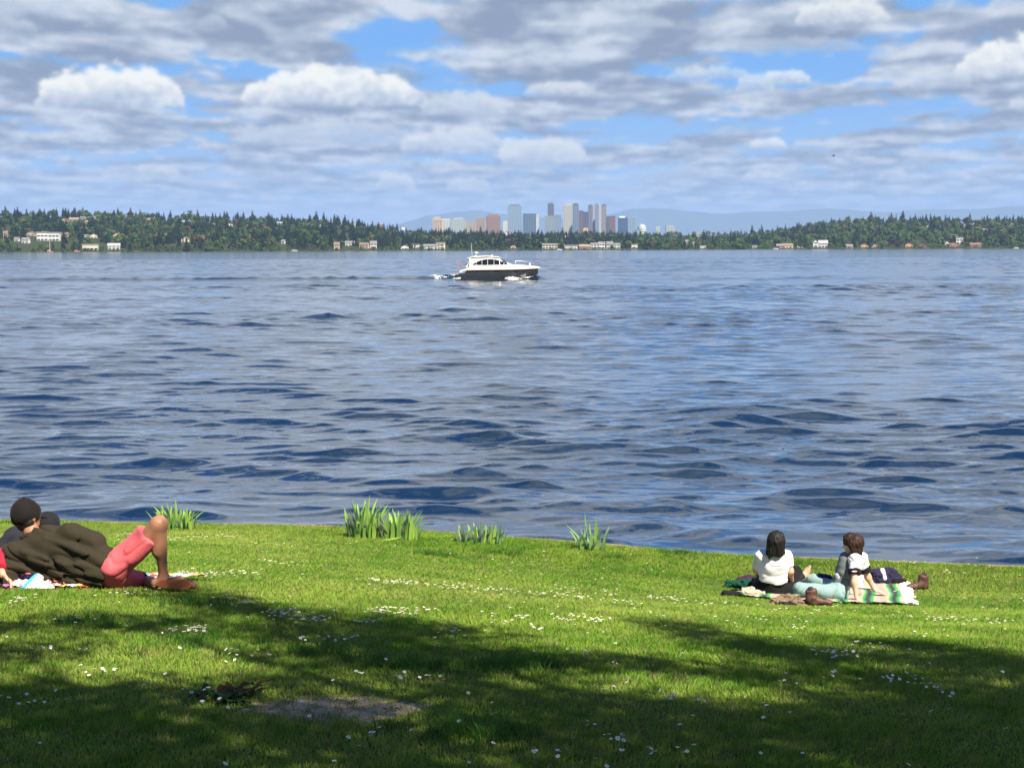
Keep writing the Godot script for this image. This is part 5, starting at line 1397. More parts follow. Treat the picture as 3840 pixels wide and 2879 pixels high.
# ------------------------------------------------------------------ cruiser
func build_cruiser() -> void:
	var o := thing("motor_cruiser", "white motor cruiser with dark grey hull heading across the lake", "boat", Vector3(-1.98, 0.0, -228.0))
	o.scale = Vector3(1.0, 0.93, 1.0)
	var s := Shape.new()
	var st := [[-5.9, 0.78, 1.70, 1.60, -0.05, -0.45], [-4.75, 0.98, 1.85, 1.70, -0.05, -0.5], [-4.35, 1.44, 1.90, 1.72, 0.0, -0.55], [-1.0, 1.50, 2.0, 1.75, 0.05, -0.6], [2.0, 1.55, 1.86, 1.45, 0.18, -0.6], [4.0, 1.60, 1.32, 0.85, 0.42, -0.35], [5.1, 1.66, 0.72, 0.38, 0.78, 0.15], [5.75, 1.70, 0.20, 0.10, 1.25, 0.95]]
	var rings := []
	for q in st:
		rings.append([Vector3(q[0], q[1], q[2]), Vector3(q[0], lerpf(q[1], q[4], 0.5), lerpf(q[2], q[3], 0.35)), Vector3(q[0], q[4], q[3]), Vector3(q[0], q[5], 0), Vector3(q[0], q[4], -q[3]), Vector3(q[0], lerpf(q[1], q[4], 0.5), -lerpf(q[2], q[3], 0.35)), Vector3(q[0], q[1], -q[2])])
	s.loft(rings)
	var hull := part(o, "hull", shape_mesh(s), mat("hull dark", lin(0.030, 0.034, 0.042), 0.22, 0.5))
	s = Shape.new()
	s.quad(Vector3(-3.2, 1.28, 1.93), Vector3(-3.0, 0.95, 1.85), Vector3(-0.9, 0.98, 1.90), Vector3(0.1, 1.34, 1.955))
	s.quad(Vector3(0.1, 1.34, 1.96), Vector3(-0.9, 0.98, 1.905), Vector3(2.6, 1.22, 1.68), Vector3(2.9, 1.36, 1.67))
	part(hull, "hull_window", shape_mesh(s), mat("boat glass", lin(0.008, 0.009, 0.012), 0.08, 0.5))
	# white topsides and deck
	var white := mat("gelcoat", lin(0.56, 0.555, 0.54), 0.25, 0.5)
	s = Shape.new()
	rings = []
	for q in [[-5.35, 1.02, 1.36, 1.80], [-4.7, 1.40, 1.62, 1.90], [-4.0, 1.44, 2.02, 1.94], [-3.0, 1.47, 2.16, 1.97], [-0.5, 1.52, 2.24, 2.0], [1.8, 1.56, 2.28, 1.90], [3.8, 1.61, 2.18, 1.42], [5.1, 1.67, 2.04, 0.80], [5.8, 1.72, 1.94, 0.30], [6.02, 1.76, 1.88, 0.06]]:
		rings.append([Vector3(q[0], q[1] + 0.004, q[3] + 0.05), Vector3(q[0], (q[1] + q[2]) * 0.5, q[3] + 0.06), Vector3(q[0], q[2] - 0.05, q[3] - 0.02), Vector3(q[0], q[2], q[3] - 0.14), Vector3(q[0], q[2] + 0.03, 0), Vector3(q[0], q[2], -q[3] + 0.14), Vector3(q[0], q[2] - 0.05, -q[3] + 0.02), Vector3(q[0], (q[1] + q[2]) * 0.5, -q[3] - 0.06), Vector3(q[0], q[1] + 0.004, -q[3] - 0.05)])
	for r in rings: r.reverse()
	s.loft(rings)
	part(o, "deck", shape_mesh(s), white)
	part(o, "swim_platform", box_mesh(Vector3(-6.0, 0.80, -1.6), Vector3(-4.7, 0.92, 1.6)), mat("teak", lin(0.33, 0.24, 0.15), 0.7))
	part(o, "rub_rail", rail([Vector3(-4.4, 1.45, 1.99), Vector3(-1, 1.51, 2.06), Vector3(2, 1.55, 1.93), Vector3(4, 1.61, 1.40), Vector3(5.1, 1.66, 0.83), Vector3(5.9, 1.73, 0.2)], 0.05), mat("rail brown", lin(0.30, 0.22, 0.17), 0.5))
	# cabin with arched side glazing
	s = Shape.new()
	rings = []
	for q in [[-4.05, 2.0, 3.16, 1.55, 1.30], [-3.2, 2.15, 3.36, 1.58, 1.32], [-1.2, 2.3, 3.42, 1.58, 1.28], [0.2, 2.32, 3.28, 1.52, 1.16], [1.1, 2.34, 2.90, 1.42, 1.05], [1.95, 2.34, 2.44, 1.25, 1.0]]:
		rings.append([Vector3(q[0], q[1], q[3]), Vector3(q[0], q[2] - 0.1, q[4]), Vector3(q[0], q[2], q[4] - 0.15), Vector3(q[0], q[2] + 0.05, 0), Vector3(q[0], q[2], -q[4] + 0.15), Vector3(q[0], q[2] - 0.1, -q[4]), Vector3(q[0], q[1], -q[3])])
	for r in rings: r.reverse()
	s.loft(rings)
	var cabin := part(o, "cabin", shape_mesh(s), white)
	for sgn in [1.0, -1.0]:
		var win := []
		for q in [[-3.6, 2.32], [-3.0, 2.70], [-2.2, 3.02], [-1.4, 3.14], [-0.5, 3.10], [0.3, 2.92], [0.9, 2.66], [1.4, 2.42], [0.4, 2.44], [-1.4, 2.42]]:
			win.append(q)
		for pane in [[0, 3], [3, 5], [5, 7]]:
			s = Shape.new()
			for k in range(pane[0], pane[1]):
				var a: Array = win[k]
				var b: Array = win[k + 1]
				var fa := Vector3(a[0] + 0.04, a[1], sgn * side_z(a[0], a[1]))
				var fb := Vector3(b[0] - 0.04, b[1], sgn * side_z(b[0], b[1]))
				s.quad(Vector3(fa.x, 2.30 if k > 0 else fa.y, sgn * side_z(a[0], 2.30)), Vector3(fb.x, 2.30, sgn * side_z(b[0], 2.30)), fb, fa)
			part(cabin, "side_window", shape_mesh(s), mats["boat glass"])
	s = Shape.new()
	s.quad(Vector3(0.30, 3.38, 1.05), Vector3(1.95, 2.56, 1.12), Vector3(1.95, 2.58, -1.12), Vector3(0.30, 3.40, -1.05))
	s.quad(Vector3(0.30, 3.30, 1.22), Vector3(1.0, 2.75, 1.33), Vector3(1.95, 2.50, 1.27), Vector3(0.36, 3.34, 1.10))
	part(cabin, "windshield", shape_mesh(s), mat("windshield", lin(0.05, 0.07, 0.10), 0.06, 0.6))
	s = Shape.new()
	rings = []
	for q in [[-4.35, 3.22, 1.25, 0.10], [-3.6, 3.38, 1.42, 0.16], [-1.5, 3.50, 1.42, 0.17], [0.0, 3.38, 1.25, 0.14], [0.55, 3.24, 1.05, 0.08]]:
		rings.append([Vector3(q[0], q[1] + q[3], 0), Vector3(q[0], q[1] + q[3] * 0.9, q[2] * 0.7), Vector3(q[0], q[1] + 0.02, q[2]), Vector3(q[0], q[1] - 0.05, q[2] * 0.8), Vector3(q[0], q[1] - 0.05, -q[2] * 0.8), Vector3(q[0], q[1] + 0.02, -q[2]), Vector3(q[0], q[1] + q[3] * 0.9, -q[2] * 0.7)])
	s.loft(rings)
	part(o, "hardtop", shape_mesh(s), white)
	for sgn in [1.0, -1.0]:
		s = Shape.new()
		s.tube([Vector3(-4.45, 1.95, sgn * 1.62), Vector3(-3.95, 2.7, sgn * 1.5), Vector3(-3.9, 3.25, sgn * 1.36)], [0.17, 0.14, 0.16], 6)
		part(o, "arch_leg", shape_mesh(s), white)
	s = Shape.new()
	s.tube([Vector3(-3.2, 3.5, 0), Vector3(-3.05, 4.0, 0)], [0.16, 0.10], 6)
	var mast := part(o, "mast", shape_mesh(s), white)
	s = Shape.new()
	s.tube([Vector3(-3.05, 3.98, 0), Vector3(-3.05, 4.02, 0), Vector3(-3.05, 4.16, 0), Vector3(-3.05, 4.22, 0)], [0.12, 0.32, 0.32, 0.15], 10)
	part(mast, "radar", shape_mesh(s, false), white)
	part(o, "antenna", rail([Vector3(-3.6, 3.4, 0.9), Vector3(-3.75, 5.6, 0.9)], 0.03), white)
	part(o, "searchlight", blob_mesh([[Vector3(-0.9, 3.62, 0), Vector3(-0.8, 3.68, 0), 0.10, 0.12]], 0.05, 30.0), white)
	# bow rail with stanchions
	var steel := mat("steel", lin(0.6, 0.6, 0.6), 0.25)
	steel.metallic = 0.9
	for sgn in [1.0, -1.0]:
		var path := [Vector3(2.4, 2.36, sgn * 1.55), Vector3(2.6, 2.85, sgn * 1.5), Vector3(4.0, 2.78, sgn * 1.2), Vector3(5.2, 2.66, sgn * 0.66), Vector3(5.9, 2.58, sgn * 0.12)]
		var rl := part(o, "bow_rail", rail(path, 0.025), steel)
		for k in [2, 3, 4]:
			part(rl, "stanchion", rail([path[k], path[k] - Vector3(0, 0.62 - 0.03 * k, 0)], 0.02), steel)
	part(o, "windlass", blob_mesh([[Vector3(4.55, 2.2, 0), Vector3(4.55, 2.42, 0), 0.16, 0.12]], 0.06, 30.0), white)
	part(o, "cockpit_seat", box_mesh(Vector3(-4.55, 1.62, -1.2), Vector3(-3.95, 2.35, 1.2)), mat("seat dark", lin(0.02, 0.02, 0.024), 0.7))
	var staff := part(o, "flag_staff", rail([Vector3(-5.0, 1.4, 0.6), Vector3(-5.3, 2.7, 0.6)], 0.025), steel)
	s = Shape.new()
	s.quad(Vector3(-5.25, 2.5, 0.6), Vector3(-5.16, 2.1, 0.6), Vector3(-5.45, 2.0, 0.75), Vector3(-5.6, 2.3, 0.5))
	part(staff, "flag", shape_mesh(s), mat("flag red", lin(0.34, 0.07, 0.08), 0.8))
	# broken water at bow and stern
	var foam := mat("foam", lin(0.62, 0.64, 0.66), 0.9, 0.2)
	var fp := []
	rng.seed = 12
	for k in 26:
		var t := k / 26.0
		fp.append([Vector3(1.0 + 4.2 * t, 0.16 + 0.12 * sin(t * 9.0), 2.0 - 1.25 * t * t + rng.randf_range(-0.1, 0.3)), Vector3(1.4 + 4.2 * t, 0.10, 2.1 - 1.25 * t * t + rng.randf_range(0, 0.5)), rng.randf_range(0.10, 0.24), 0.10])
	var wk := []
	for k in 44:
		var t := k / 44.0
		var x := -4.4 - 4.6 * t
		var z := rng.randf_range(-1.4, 1.7)
		var y := 0.62 * exp(-z * z / 2.6)
		wk.append([Vector3(x, y, z), Vector3(x - rng.randf_range(0.3, 0.9), y - 0.05, z + rng.randf_range(-0.2, 0.2)), rng.randf_range(0.10, 0.24) * (1.0 - 0.6 * t), 0.07])
	var fm := part(self, "bow_foam", blob_mesh(fp, 0.09, 24.0, 0.06, Vector3(3, 3, 3)), foam, o.position)
	tag(fm, "white foam curling along the cruiser's bow", "foam", "", "stuff")
	fm = part(self, "wake_foam", blob_mesh(wk, 0.10, 24.0, 0.08, Vector3(3, 3, 3)), foam, o.position)
	tag(fm, "white wake churned up behind the cruiser's stern", "foam", "", "stuff")

func side_z(x: float, y: float) -> float:
	var b := lerpf(1.585, 1.42, smoothstep(-1.0, 1.3, x))
	var t := lerpf(1.31, 1.06, smoothstep(-1.0, 1.1, x))
	return lerpf(b, t, clampf((y - 2.3) / 1.0, 0.0, 1.0)) + 0.045

func rail(path: Array, r: float) -> ArrayMesh:
	var s := Shape.new()
	var rr := []
	for k in path: rr.append(r)
	s.tube(path, rr, 6)
	return shape_mesh(s, true)

# ------------------------------------------------------------------ small craft and jetties by the far shore
func build_far_craft() -> void:
	rng.seed = 18
	var white: Material = mats["gelcoat"]
	var spots := [[-605.0, "moored sailing boat with a bare mast off the far shore", true], [-570.0, "small red-hulled boat beside a jetty near the sailing boat", false], [-285.0, "small white motorboat below the dense dark wood", false], [62.0, "tiny white boat off the long white houses", false], [345.0, "small white launch drifting off the low right shore", false], [660.0, "small white boat below the brick houses", false]]
	for q in spots:
		var x: float = q[0]
		var d := far_shore(x) - rng.randf_range(10.0, 30.0)
		var o := thing("sailing_boat" if q[2] else "motorboat", q[1], "boat", Vector3(x * d / 2100.0, 0, -d), "boats along the far shore")
		var s := Shape.new()
		var rings := []
		for r in [[-4.0, 1.2], [0.0, 1.5], [3.0, 0.9], [4.6, 0.1]]:
			rings.append([Vector3(r[0], 1.1 + 0.05 * r[0], r[1]), Vector3(r[0], -0.3, r[1] * 0.5), Vector3(r[0], -0.3, -r[1] * 0.5), Vector3(r[0], 1.1 + 0.05 * r[0], -r[1])])
		s.loft(rings)
		part(o, "hull", shape_mesh(s), mat("red hull", lin(0.45, 0.13, 0.10), 0.5) if "red" in q[1] else white)
		part(o, "cabin", box_mesh(Vector3(-2.0, 0.9, -0.9), Vector3(1.6, 2.1, 0.9)), white)
		part(o, "window", box_mesh(Vector3(-1.6, 1.4, 0.88), Vector3(1.2, 1.85, 0.94)), mats["boat glass"])
		if q[2]:
			part(o, "mast", rail([Vector3(0.6, 1.0, 0), Vector3(0.6, 17.0, 0)], 0.22), white)
			part(o, "boom", rail([Vector3(0.6, 2.4, 0), Vector3(-3.6, 2.4, 0)], 0.15), white)
	for q in [[-590.0, 26.0], [-480.0, 20.0], [-20.0, 22.0], [110.0, 30.0], [160.0, 24.0], [430.0, 22.0], [560.0, 18.0], [700.0, 26.0]]:
		var x: float = q[0]
		var d := far_shore(x)
		var o := thing("jetty", "weathered wooden jetty on piles at the far shore", "jetty", Vector3(x, 0, -d), "jetties along the far shore")
		part(o, "deck", box_mesh(Vector3(-1.2, 0.75, -6), Vector3(1.2, 1.05, q[1])), mat("jetty wood", lin(0.25, 0.18, 0.13), 0.9))
		for k in 4:
			for sgn in [-1.0, 1.0]:
				part(o, "pile", box_mesh(Vector3(sgn * 1.1 - 0.2, -1.5, q[1] * k / 3.2 - 0.2), Vector3(sgn * 1.1 + 0.2, 1.6, q[1] * k / 3.2 + 0.2)), mat("pile wood", lin(0.14, 0.10, 0.08), 0.9))
	# a bird far off over the lake
	var g := thing("bird", "small dark bird gliding high over the lake", "bird", Vector3(36.0, 14.6, -180.0))
	g.scale = Vector3.ONE * 0.6
	var s := Shape.new()
	s.loft([[Vector3(-0.28, 0, 0.02), Vector3(-0.28, 0.02, 0), Vector3(-0.28, 0, -0.02)], [Vector3(0, -0.07, 0.07), Vector3(0, 0.08, 0), Vector3(0, -0.07, -0.07)], [Vector3(0.28, 0.02, 0.03), Vector3(0.28, 0.08, 0), Vector3(0.28, 0.02, -0.03)], [Vector3(0.4, 0.03, 0.01), Vector3(0.4, 0.05, 0), Vector3(0.4, 0.03, -0.01)]])
	part(g, "body", shape_mesh(s), mat("bird dark", lin(0.07, 0.06, 0.07), 0.8))
	for sgn in [-1.0, 1.0]:
		s = Shape.new()
		s.box_like([Vector3(0.14, 0.06, sgn * 0.04), Vector3(-0.12, 0.05, sgn * 0.04), Vector3(-0.16, 0.2, sgn * 0.5), Vector3(0.1, 0.24, sgn * 0.5)], 0.02)
		s.box_like([Vector3(0.1, 0.24, sgn * 0.5), Vector3(-0.16, 0.2, sgn * 0.5), Vector3(-0.3, 0.1, sgn * 0.95), Vector3(-0.2, 0.12, sgn * 0.95)], 0.015)
		part(g, "wing", shape_mesh(s), mats["bird dark"])

# ------------------------------------------------------------------ plants on the lawn
func leaf_strip(len_: float, w: float, bend: float, fold: float) -> ArrayMesh:
	var s := Shape.new()
	var n := 6
	for k in n + 1:
		var t := k / float(n)
		var c := Vector3(bend * t * t * len_, len_ * (t - 0.12 * bend * t * t), 0)
		var ww := w * (0.55 + 0.9 * t) * (1.0 - t * t * t) if k < n else 0.0006
		s.v.append_array([c + Vector3(0, 0, -ww), c + Vector3(-fold * ww, 0, 0), c + Vector3(0, 0, ww)])
		if k:
			var a := (k - 1) * 3
			for q in 2:
				s.i.append_array([a + q, a + q + 1, a + q + 3, a + q + 1, a + q + 4, a + q + 3])
	return shape_mesh(s, true)

func build_reeds() -> void:
	rng.seed = 21
	var forms := []
	for k in 8: forms.append(leaf_strip(1.0, 0.027, [0.05, 0.12, 0.2, 0.3, 0.42, 0.1, 0.6, 0.02][k], 0.5))
	var greens := []
	for k in 4:
		var m := mat("iris leaf %d" % k, [lin(0.16, 0.30, 0.035), lin(0.11, 0.24, 0.035), lin(0.21, 0.34, 0.05), lin(0.13, 0.24, 0.08)][k], 0.5, 0.4)
		m.backlight_enabled = true
		m.backlight = Color(0.6, 0.6, 0.6)
		greens.append(m)
	var words := ["dense clump of green iris leaves at the lake edge behind the bent knee", "tallest clump of green iris leaves at the lake edge", "broad clump of iris leaves with one fallen leaf, beside the tallest clump", "low bluish-green clump of iris leaves on the bank", "small sparse clump of iris leaves with two long stray blades"]
	var info := [[74, 0.30, 0.50], [78, 0.26, 0.70], [84, 0.31, 0.60], [66, 0.34, 0.40], [34, 0.22, 0.46]]
	for q in 5:
		var at: Vector2 = REEDS[q]
		var o := thing("iris_plant", words[q], "plant", on_lawn(at), "iris clumps along the bank")
		for k in info[q][0]:
			var a := rng.randf() * TAU
			var r: float = info[q][1] * sqrt(rng.randf())
			var lf := part(o, "leaf", forms[rng.randi() % 8], greens[3] if q >= 3 and rng.randf() < 0.6 else greens[rng.randi() % 3], Vector3(cos(a) * r, -0.02, sin(a) * r * 0.6))
			var l: float = info[q][2] * rng.randf_range(0.5, 1.0) * (1.0 - 0.25 * r / info[q][1])
			if q == 4 and k < 2: l = 0.55
			lf.rotation = Vector3(rng.randf_range(-0.12, 0.12), a * -1.0 + rng.randf_range(-0.7, 0.7), rng.randf_range(-0.16, 0.1))
			lf.scale = Vector3(l, l, 1.0) if rng.randf() < 0.7 else Vector3(l, l * 0.9, 1.3)
		if q == 2:
			var fallen := part(o, "leaf", forms[0], greens[2], Vector3(-0.25, 0.06, 0.55))
			fallen.rotation = Vector3(0.2, 0.2, -1.35)
			fallen.scale = Vector3(0.36, 0.36, 1.3)

func daisy_label(p: Vector2, size: float) -> String:
	var where := "in the open near grass"
	var best := 1.1
	for q in [[Vector2(-0.9, 8.0), "beside the bare earth patch"], [WEED[0], "beside the broad-leaved weed"], [Vector2(-2.0, 10.2), "in the sunny gap of the tree shade"], [Vector2(0.9, 7.0), "in the deep shade right of the bare earth"], [Vector2(2.3, 10.0), "in the tree shade below the striped blanket"], [Vector2(-1.8, 12.0), "at the shade edge below the coral shorts"]]:
		if p.distance_to(q[0]) < best:
			best = p.distance_to(q[0])
			where = q[1]
	return ("larger" if size > 0.0118 else "tiny" if size < 0.0098 else "small") + " white daisy " + where

func build_daisies() -> void:
	rng.seed = 33
	var spots := []
	for q in DAISY_PATCHES:
		for k in q[4]:
			var x: float = q[0] + rng.randfn() * q[2] * 0.6
			var d: float = q[1] + rng.randfn() * q[3] * 0.55
			if d > lawn_edge(x) - 0.1 or d < 5.6 or in_dirt(x, d) < 0.75: continue
			spots.append(Vector2(x, d))
	for k in 230:
		var d := rng.randf_range(6.3, 22.0)
		spots.append(Vector2(rng.randf_range(-0.34, 0.34) * d, d))
	spots.sort_custom(func(a, b): return a.y < b.y)
	var petal := Shape.new()
	for k in 13:
		var a := TAU * k / 13.0
		var b := Vector3(cos(a), 0, sin(a))
		var s := Vector3(-sin(a), 0, cos(a))
		petal.quad(b * 0.28 - s * 0.07, b * 0.85 - s * 0.15 + Vector3(0, 0.10, 0), b + Vector3(0, 0.08, 0), b * 0.85 + s * 0.15 + Vector3(0, 0.10, 0))
		petal.tri(b * 0.28 - s * 0.07, b * 0.85 + s * 0.15 + Vector3(0, 0.10, 0), b * 0.28 + s * 0.07)
	var petals := shape_mesh(petal)
	var mid := Shape.new()
	mid.tube([Vector3(0, -0.05, 0), Vector3(0, 0.12, 0), Vector3(0, 0.2, 0)], [0.3, 0.32, 0.14], 8)
	var centre := shape_mesh(mid, true)
	var st := Shape.new()
	st.tube([Vector3(0, -5.0, 0), Vector3(0.2, -2, 0.1), Vector3(0, 0, 0)], [0.09, 0.08, 0.1], 4)
	var stem := shape_mesh(st, true)
	var pm := mat("petal", lin(0.80, 0.79, 0.80), 0.6)
	pm.backlight_enabled = true
	pm.backlight = Color(0.4, 0.4, 0.4)
	var cm := mat("daisy centre", lin(0.62, 0.42, 0.03), 0.7)
	var sm := mat("daisy stem", lin(0.10, 0.17, 0.03), 0.7)
	var joined := Shape.new()
	for q in [[petal, Color(0.80, 0.79, 0.80)], [mid, Color(0.62, 0.42, 0.03)], [st, Color(0.10, 0.17, 0.03)]]:
		var k: int = joined.v.size()
		joined.v.append_array(q[0].v)
		for i in q[0].i: joined.i.append(k + i)
		joined.fill(q[1])
	var rest := PackedFloat32Array()
	var n := 0
	for p in spots:
		var up := rng.randf_range(0.035, 0.062)
		var size: float = rng.randf_range(0.0080, 0.0125) * (1.0 + 0.02 * (p.y - 7.0))
		var at := on_lawn(p, up)
		if n < 300:
			var o := thing("daisy", daisy_label(p, size), "flower", at, "daisies in the near grass")
			o.rotation = Vector3(rng.randf_range(0.0, 0.7), rng.randf() * TAU, rng.randf_range(-0.3, 0.3))
			o.rotation_order = EULER_ORDER_YXZ
			o.scale = Vector3.ONE * size
			part(o, "petals", petals, pm)
			part(o, "centre", centre, cm)
			part(o, "stem", stem, sm)
		else:
			put(rest, at, rng.randf() * TAU, size, size, Color.WHITE)
		n += 1
	var mm := scatter(self, "daisy_carpet", shape_mesh(joined), vmat("daisy rest", 0.6), rest)
	tag(mm, "scattered white daisies farther down the lawn", "flowers", "", "stuff")

func build_ground_details() -> void:
	# bare trodden earth
	rng.seed = 44
	var v := PackedVector3Array()
	var i := PackedInt32Array()
	var nx := 60
	var nd := 56
	for r in nd:
		for q in nx:
			var x := -1.65 + 1.5 * q / (nx - 1)
			var d := 7.35 + 1.3 * r / (nd - 1)
			var b := in_dirt(x, d)
			v.append(Vector3(x, lawn_height(x, d) + clampf(0.02 * (1.15 - b), -0.04, 0.014) + 0.006 * noise_b.get_noise_2d(x * 1500.0, d * 1500.0), -d))
	for r in nd - 1:
		for q in nx - 1:
			var a := r * nx + q
			i.append_array([a, a + 1, a + nx, a + 1, a + nx + 1, a + nx])
	var m := mat("dry earth", Color.WHITE, 0.95, 0.15)
	m.albedo_texture = noise_tex(61, 0.035, lin(0.17, 0.13, 0.085), lin(0.46, 0.375, 0.26))
	m.uv1_triplanar = true
	m.uv1_world_triplanar = true
	m.uv1_scale = Vector3(1.6, 1.6, 1.6)
	structure("bare_earth_ground", make(v, i, true), m)
	var peb := Shape.new()
	for k in 90:
		var p := Vector2(rng.randf_range(-1.35, -0.42), rng.randf_range(7.65, 8.35))
		if in_dirt(p.x, p.y) > 0.95: continue
		var c := on_lawn(p, 0.014)
		var r := rng.randf_range(0.003, 0.009)
		peb.tube([c - Vector3(r, 0, 0), c, c + Vector3(r, r * 0.3, r * 0.4)], [r * 0.4, r, r * 0.5], 5, 0.6)
	var pb := part(self, "pebbles", shape_mesh(peb), mat("pebble", lin(0.22, 0.20, 0.18), 0.9))
	tag(pb, "scattered small pebbles and crumbs on the bare earth", "pebbles", "", "stuff")
	# broad-leaved weed by the bare earth
	var dark := [mat("dock green", lin(0.020, 0.055, 0.018), 0.85, 0.2), mat("dock red", lin(0.035, 0.028, 0.014), 0.9, 0.2), mat("dock mid", lin(0.030, 0.08, 0.022), 0.85, 0.2)]
	var big := []
	for k in 4:
		var s := Shape.new()
		var n := 7
		for e in n + 1:
			var t := e / float(n)
			var w := 0.16 * sin(PI * pow(t, 0.8)) + 0.012
			var c := Vector3(t, 0.55 * t - 0.55 * t * t * [0.8, 1.1, 0.9, 1.2][k], 0)
			s.v.append_array([c + Vector3(0, 0.04 + 0.02 * sin(e * 2.0), -w), c, c + Vector3(0, 0.04 - 0.02 * sin(e * 2.3), w)])
			if e:
				var a := (e - 1) * 3
				for q in 2: s.i.append_array([a + q, a + q + 1, a + q + 3, a + q + 1, a + q + 4, a + q + 3])
		big.append(shape_mesh(s, true))
	for q in WEED.size():
		var o := thing("dock_weed", ["broad-leaved dark weed beside the bare earth patch", "small dark green weed left of the broad-leaved weed", "reddish-brown weed behind the broad-leaved weed"][q], "plant", on_lawn(WEED[q]), "weeds by the bare earth")
		for k in [22, 14, 14][q]:
			var lf := part(o, "leaf", big[rng.randi() % 4], dark[1] if (q == 2 and rng.randf() < 0.6) or rng.randf() < 0.2 else dark[rng.randi() % 2 * 2])
			var l := rng.randf_range(0.07, 0.15)
			lf.scale = Vector3(l, l * rng.randf_range(0.8, 1.6), l)
			lf.rotation = Vector3(0, rng.randf() * TAU, rng.randf_range(-0.1, 0.4))
			lf.position = Vector3(rng.randf_range(-0.07, 0.07), 0.0, rng.randf_range(-0.06, 0.06))
	# longer, darker tufts that the mower missed
	var tall := PackedFloat32Array()
	var tm := tuft_mesh(16, 0.04, 0.11, 0.0026)
	for c in TUFTS:
		for k in 45:
			var x: float = c.x + rng.randfn() * 0.16
			var d: float = c.y + rng.randfn() * 0.16
			if d > lawn_edge(x): continue
			put(tall, on_lawn(Vector2(x, d)), rng.randf() * TAU, rng.randf_range(0.8, 1.3), rng.randf_range(0.5, 1.2), Color(0.05, 0.13, 0.016) * rng.randf_range(0.7, 1.5))
	var xx := -8.5
	while xx < 8.0:
		var d := lawn_edge(xx) - rng.randf_range(-0.10, 0.40) * rng.randf()
		put(tall, on_lawn(Vector2(xx, d)), rng.randf() * TAU, rng.randf_range(0.8, 1.5), rng.randf_range(0.22, 0.8) * (0.7 + 0.9 * noise_a.get_noise_2d(xx * 60.0, 5.0)), Color(0.15, 0.27, 0.025).lerp(Color(0.40, 0.32, 0.11), clampf(2.2 * noise_b.get_noise_2d(xx * 110.0, 9.0) - 0.1, 0.0, 0.8)) * rng.randf_range(0.6, 1.3))
		xx += 0.011
	var g := scatter(self, "long_grass", tm, mats["grass blade"], tall)
	tag(g, "longer unmown grass in tufts and along the lake edge", "grass", "", "stuff")

# ------------------------------------------------------------------ the park tree whose crown shades the near lawn
func build_shade_tree() -> void:
	rng.seed = 88
	var root := Vector3(7.2, lawn_height(7.2, -2.6), 2.6)
	var o := thing("park_tree", "large leafy park tree spreading over the near lawn, throwing its shade on the grass", "tree", root)
	var leaves := Shape.new()
	var limbs := Shape.new()
	var fork := Vector3(6.3, root.y + 5.2, 1.2)
	var trunk := Shape.new()
	trunk.tube([root + Vector3(0, -0.4, 0), root + Vector3(-0.1, 1.0, -0.1), root + Vector3(-0.5, 3.0, -0.6), fork], [0.62, 0.45, 0.37, 0.3], 12)
	var groups := {}
	for q in SHADE_SPOTS:
		var g := on_lawn(Vector2(q[0], q[1]))
		var h := 8.6 + 1.4 * noise_a.get_noise_2d(q[0] * 40.0, q[1] * 40.0) + rng.randf_range(-0.4, 0.4)
		var c := g + TO_SUN * (h / TO_SUN.y)
		var key := Vector2i(int(floor(c.x / 2.2)), int(floor(c.z / 2.2)))
		if not groups.has(key): groups[key] = []
		groups[key].append(c)
		var r: float = q[2]
		for k in int(620.0 * r):
			var d := Vector3(rng.randfn(), rng.randfn() * 0.7, rng.randfn()) * r * 0.52
			if d.length() > r * 1.25: d = d * 0.6
			var p := c + d - root
			var u := Vector3(rng.randfn(), rng.randfn() * 0.5, rng.randfn()).normalized()
			var w := u.cross(Vector3(rng.randfn(), rng.randfn(), rng.randfn())).normalized()
			var l := rng.randf_range(0.05, 0.085)
			leaves.quad(p - u * l, p - w * l * 0.5, p + u * l, p + w * l * 0.5)
	for key in groups:
		var mid := Vector3.ZERO
		for c in groups[key]: mid += c
		mid /= groups[key].size()
		mid -= Vector3(0, 0.5, 0)
		var bend := fork.lerp(mid, 0.5) + Vector3(0, 0.6, 0)
		limbs.tube([fork - root, bend - root, mid - root], [0.13, 0.075, 0.035], 6)
		for c in groups[key]:
			limbs.tube([mid - root, c - root], [0.03, 0.010], 4)
	part(o, "trunk", shape_mesh(trunk, true), mat("bark", lin(0.11, 0.085, 0.065), 0.95))
	part(o, "limbs", shape_mesh(limbs, true), mats["bark"])
	var lm := mat("tree leaf", lin(0.05, 0.10, 0.02), 0.6)
	lm.backlight_enabled = true
	lm.backlight = Color(0.5, 0.5, 0.5)
	part(o, "crown", shape_mesh(leaves), lm)

# ------------------------------------------------------------------ picnic things
func cloth(corners: Array, nu: int, nv: int, lift: Callable, paint: Callable) -> ArrayMesh:
	var s := Shape.new()
	for r in nv + 1:
		for q in nu + 1:
			var u := q / float(nu)
			var w := r / float(nv)
			var p: Vector2 = corners[0].lerp(corners[1], u).lerp(corners[3].lerp(corners[2], u), w)
			s.v.append(on_lawn(p, 0.03 + lift.call(u, w)))
			s.c.append(paint.call(u, w))
	for r in nv:
		for q in nu:
			var a := r * (nu + 1) + q
			s.i.append_array([a, a + 1, a + nu + 1, a + 1, a + nu + 2, a + nu + 1])
	return shape_mesh(s, true)

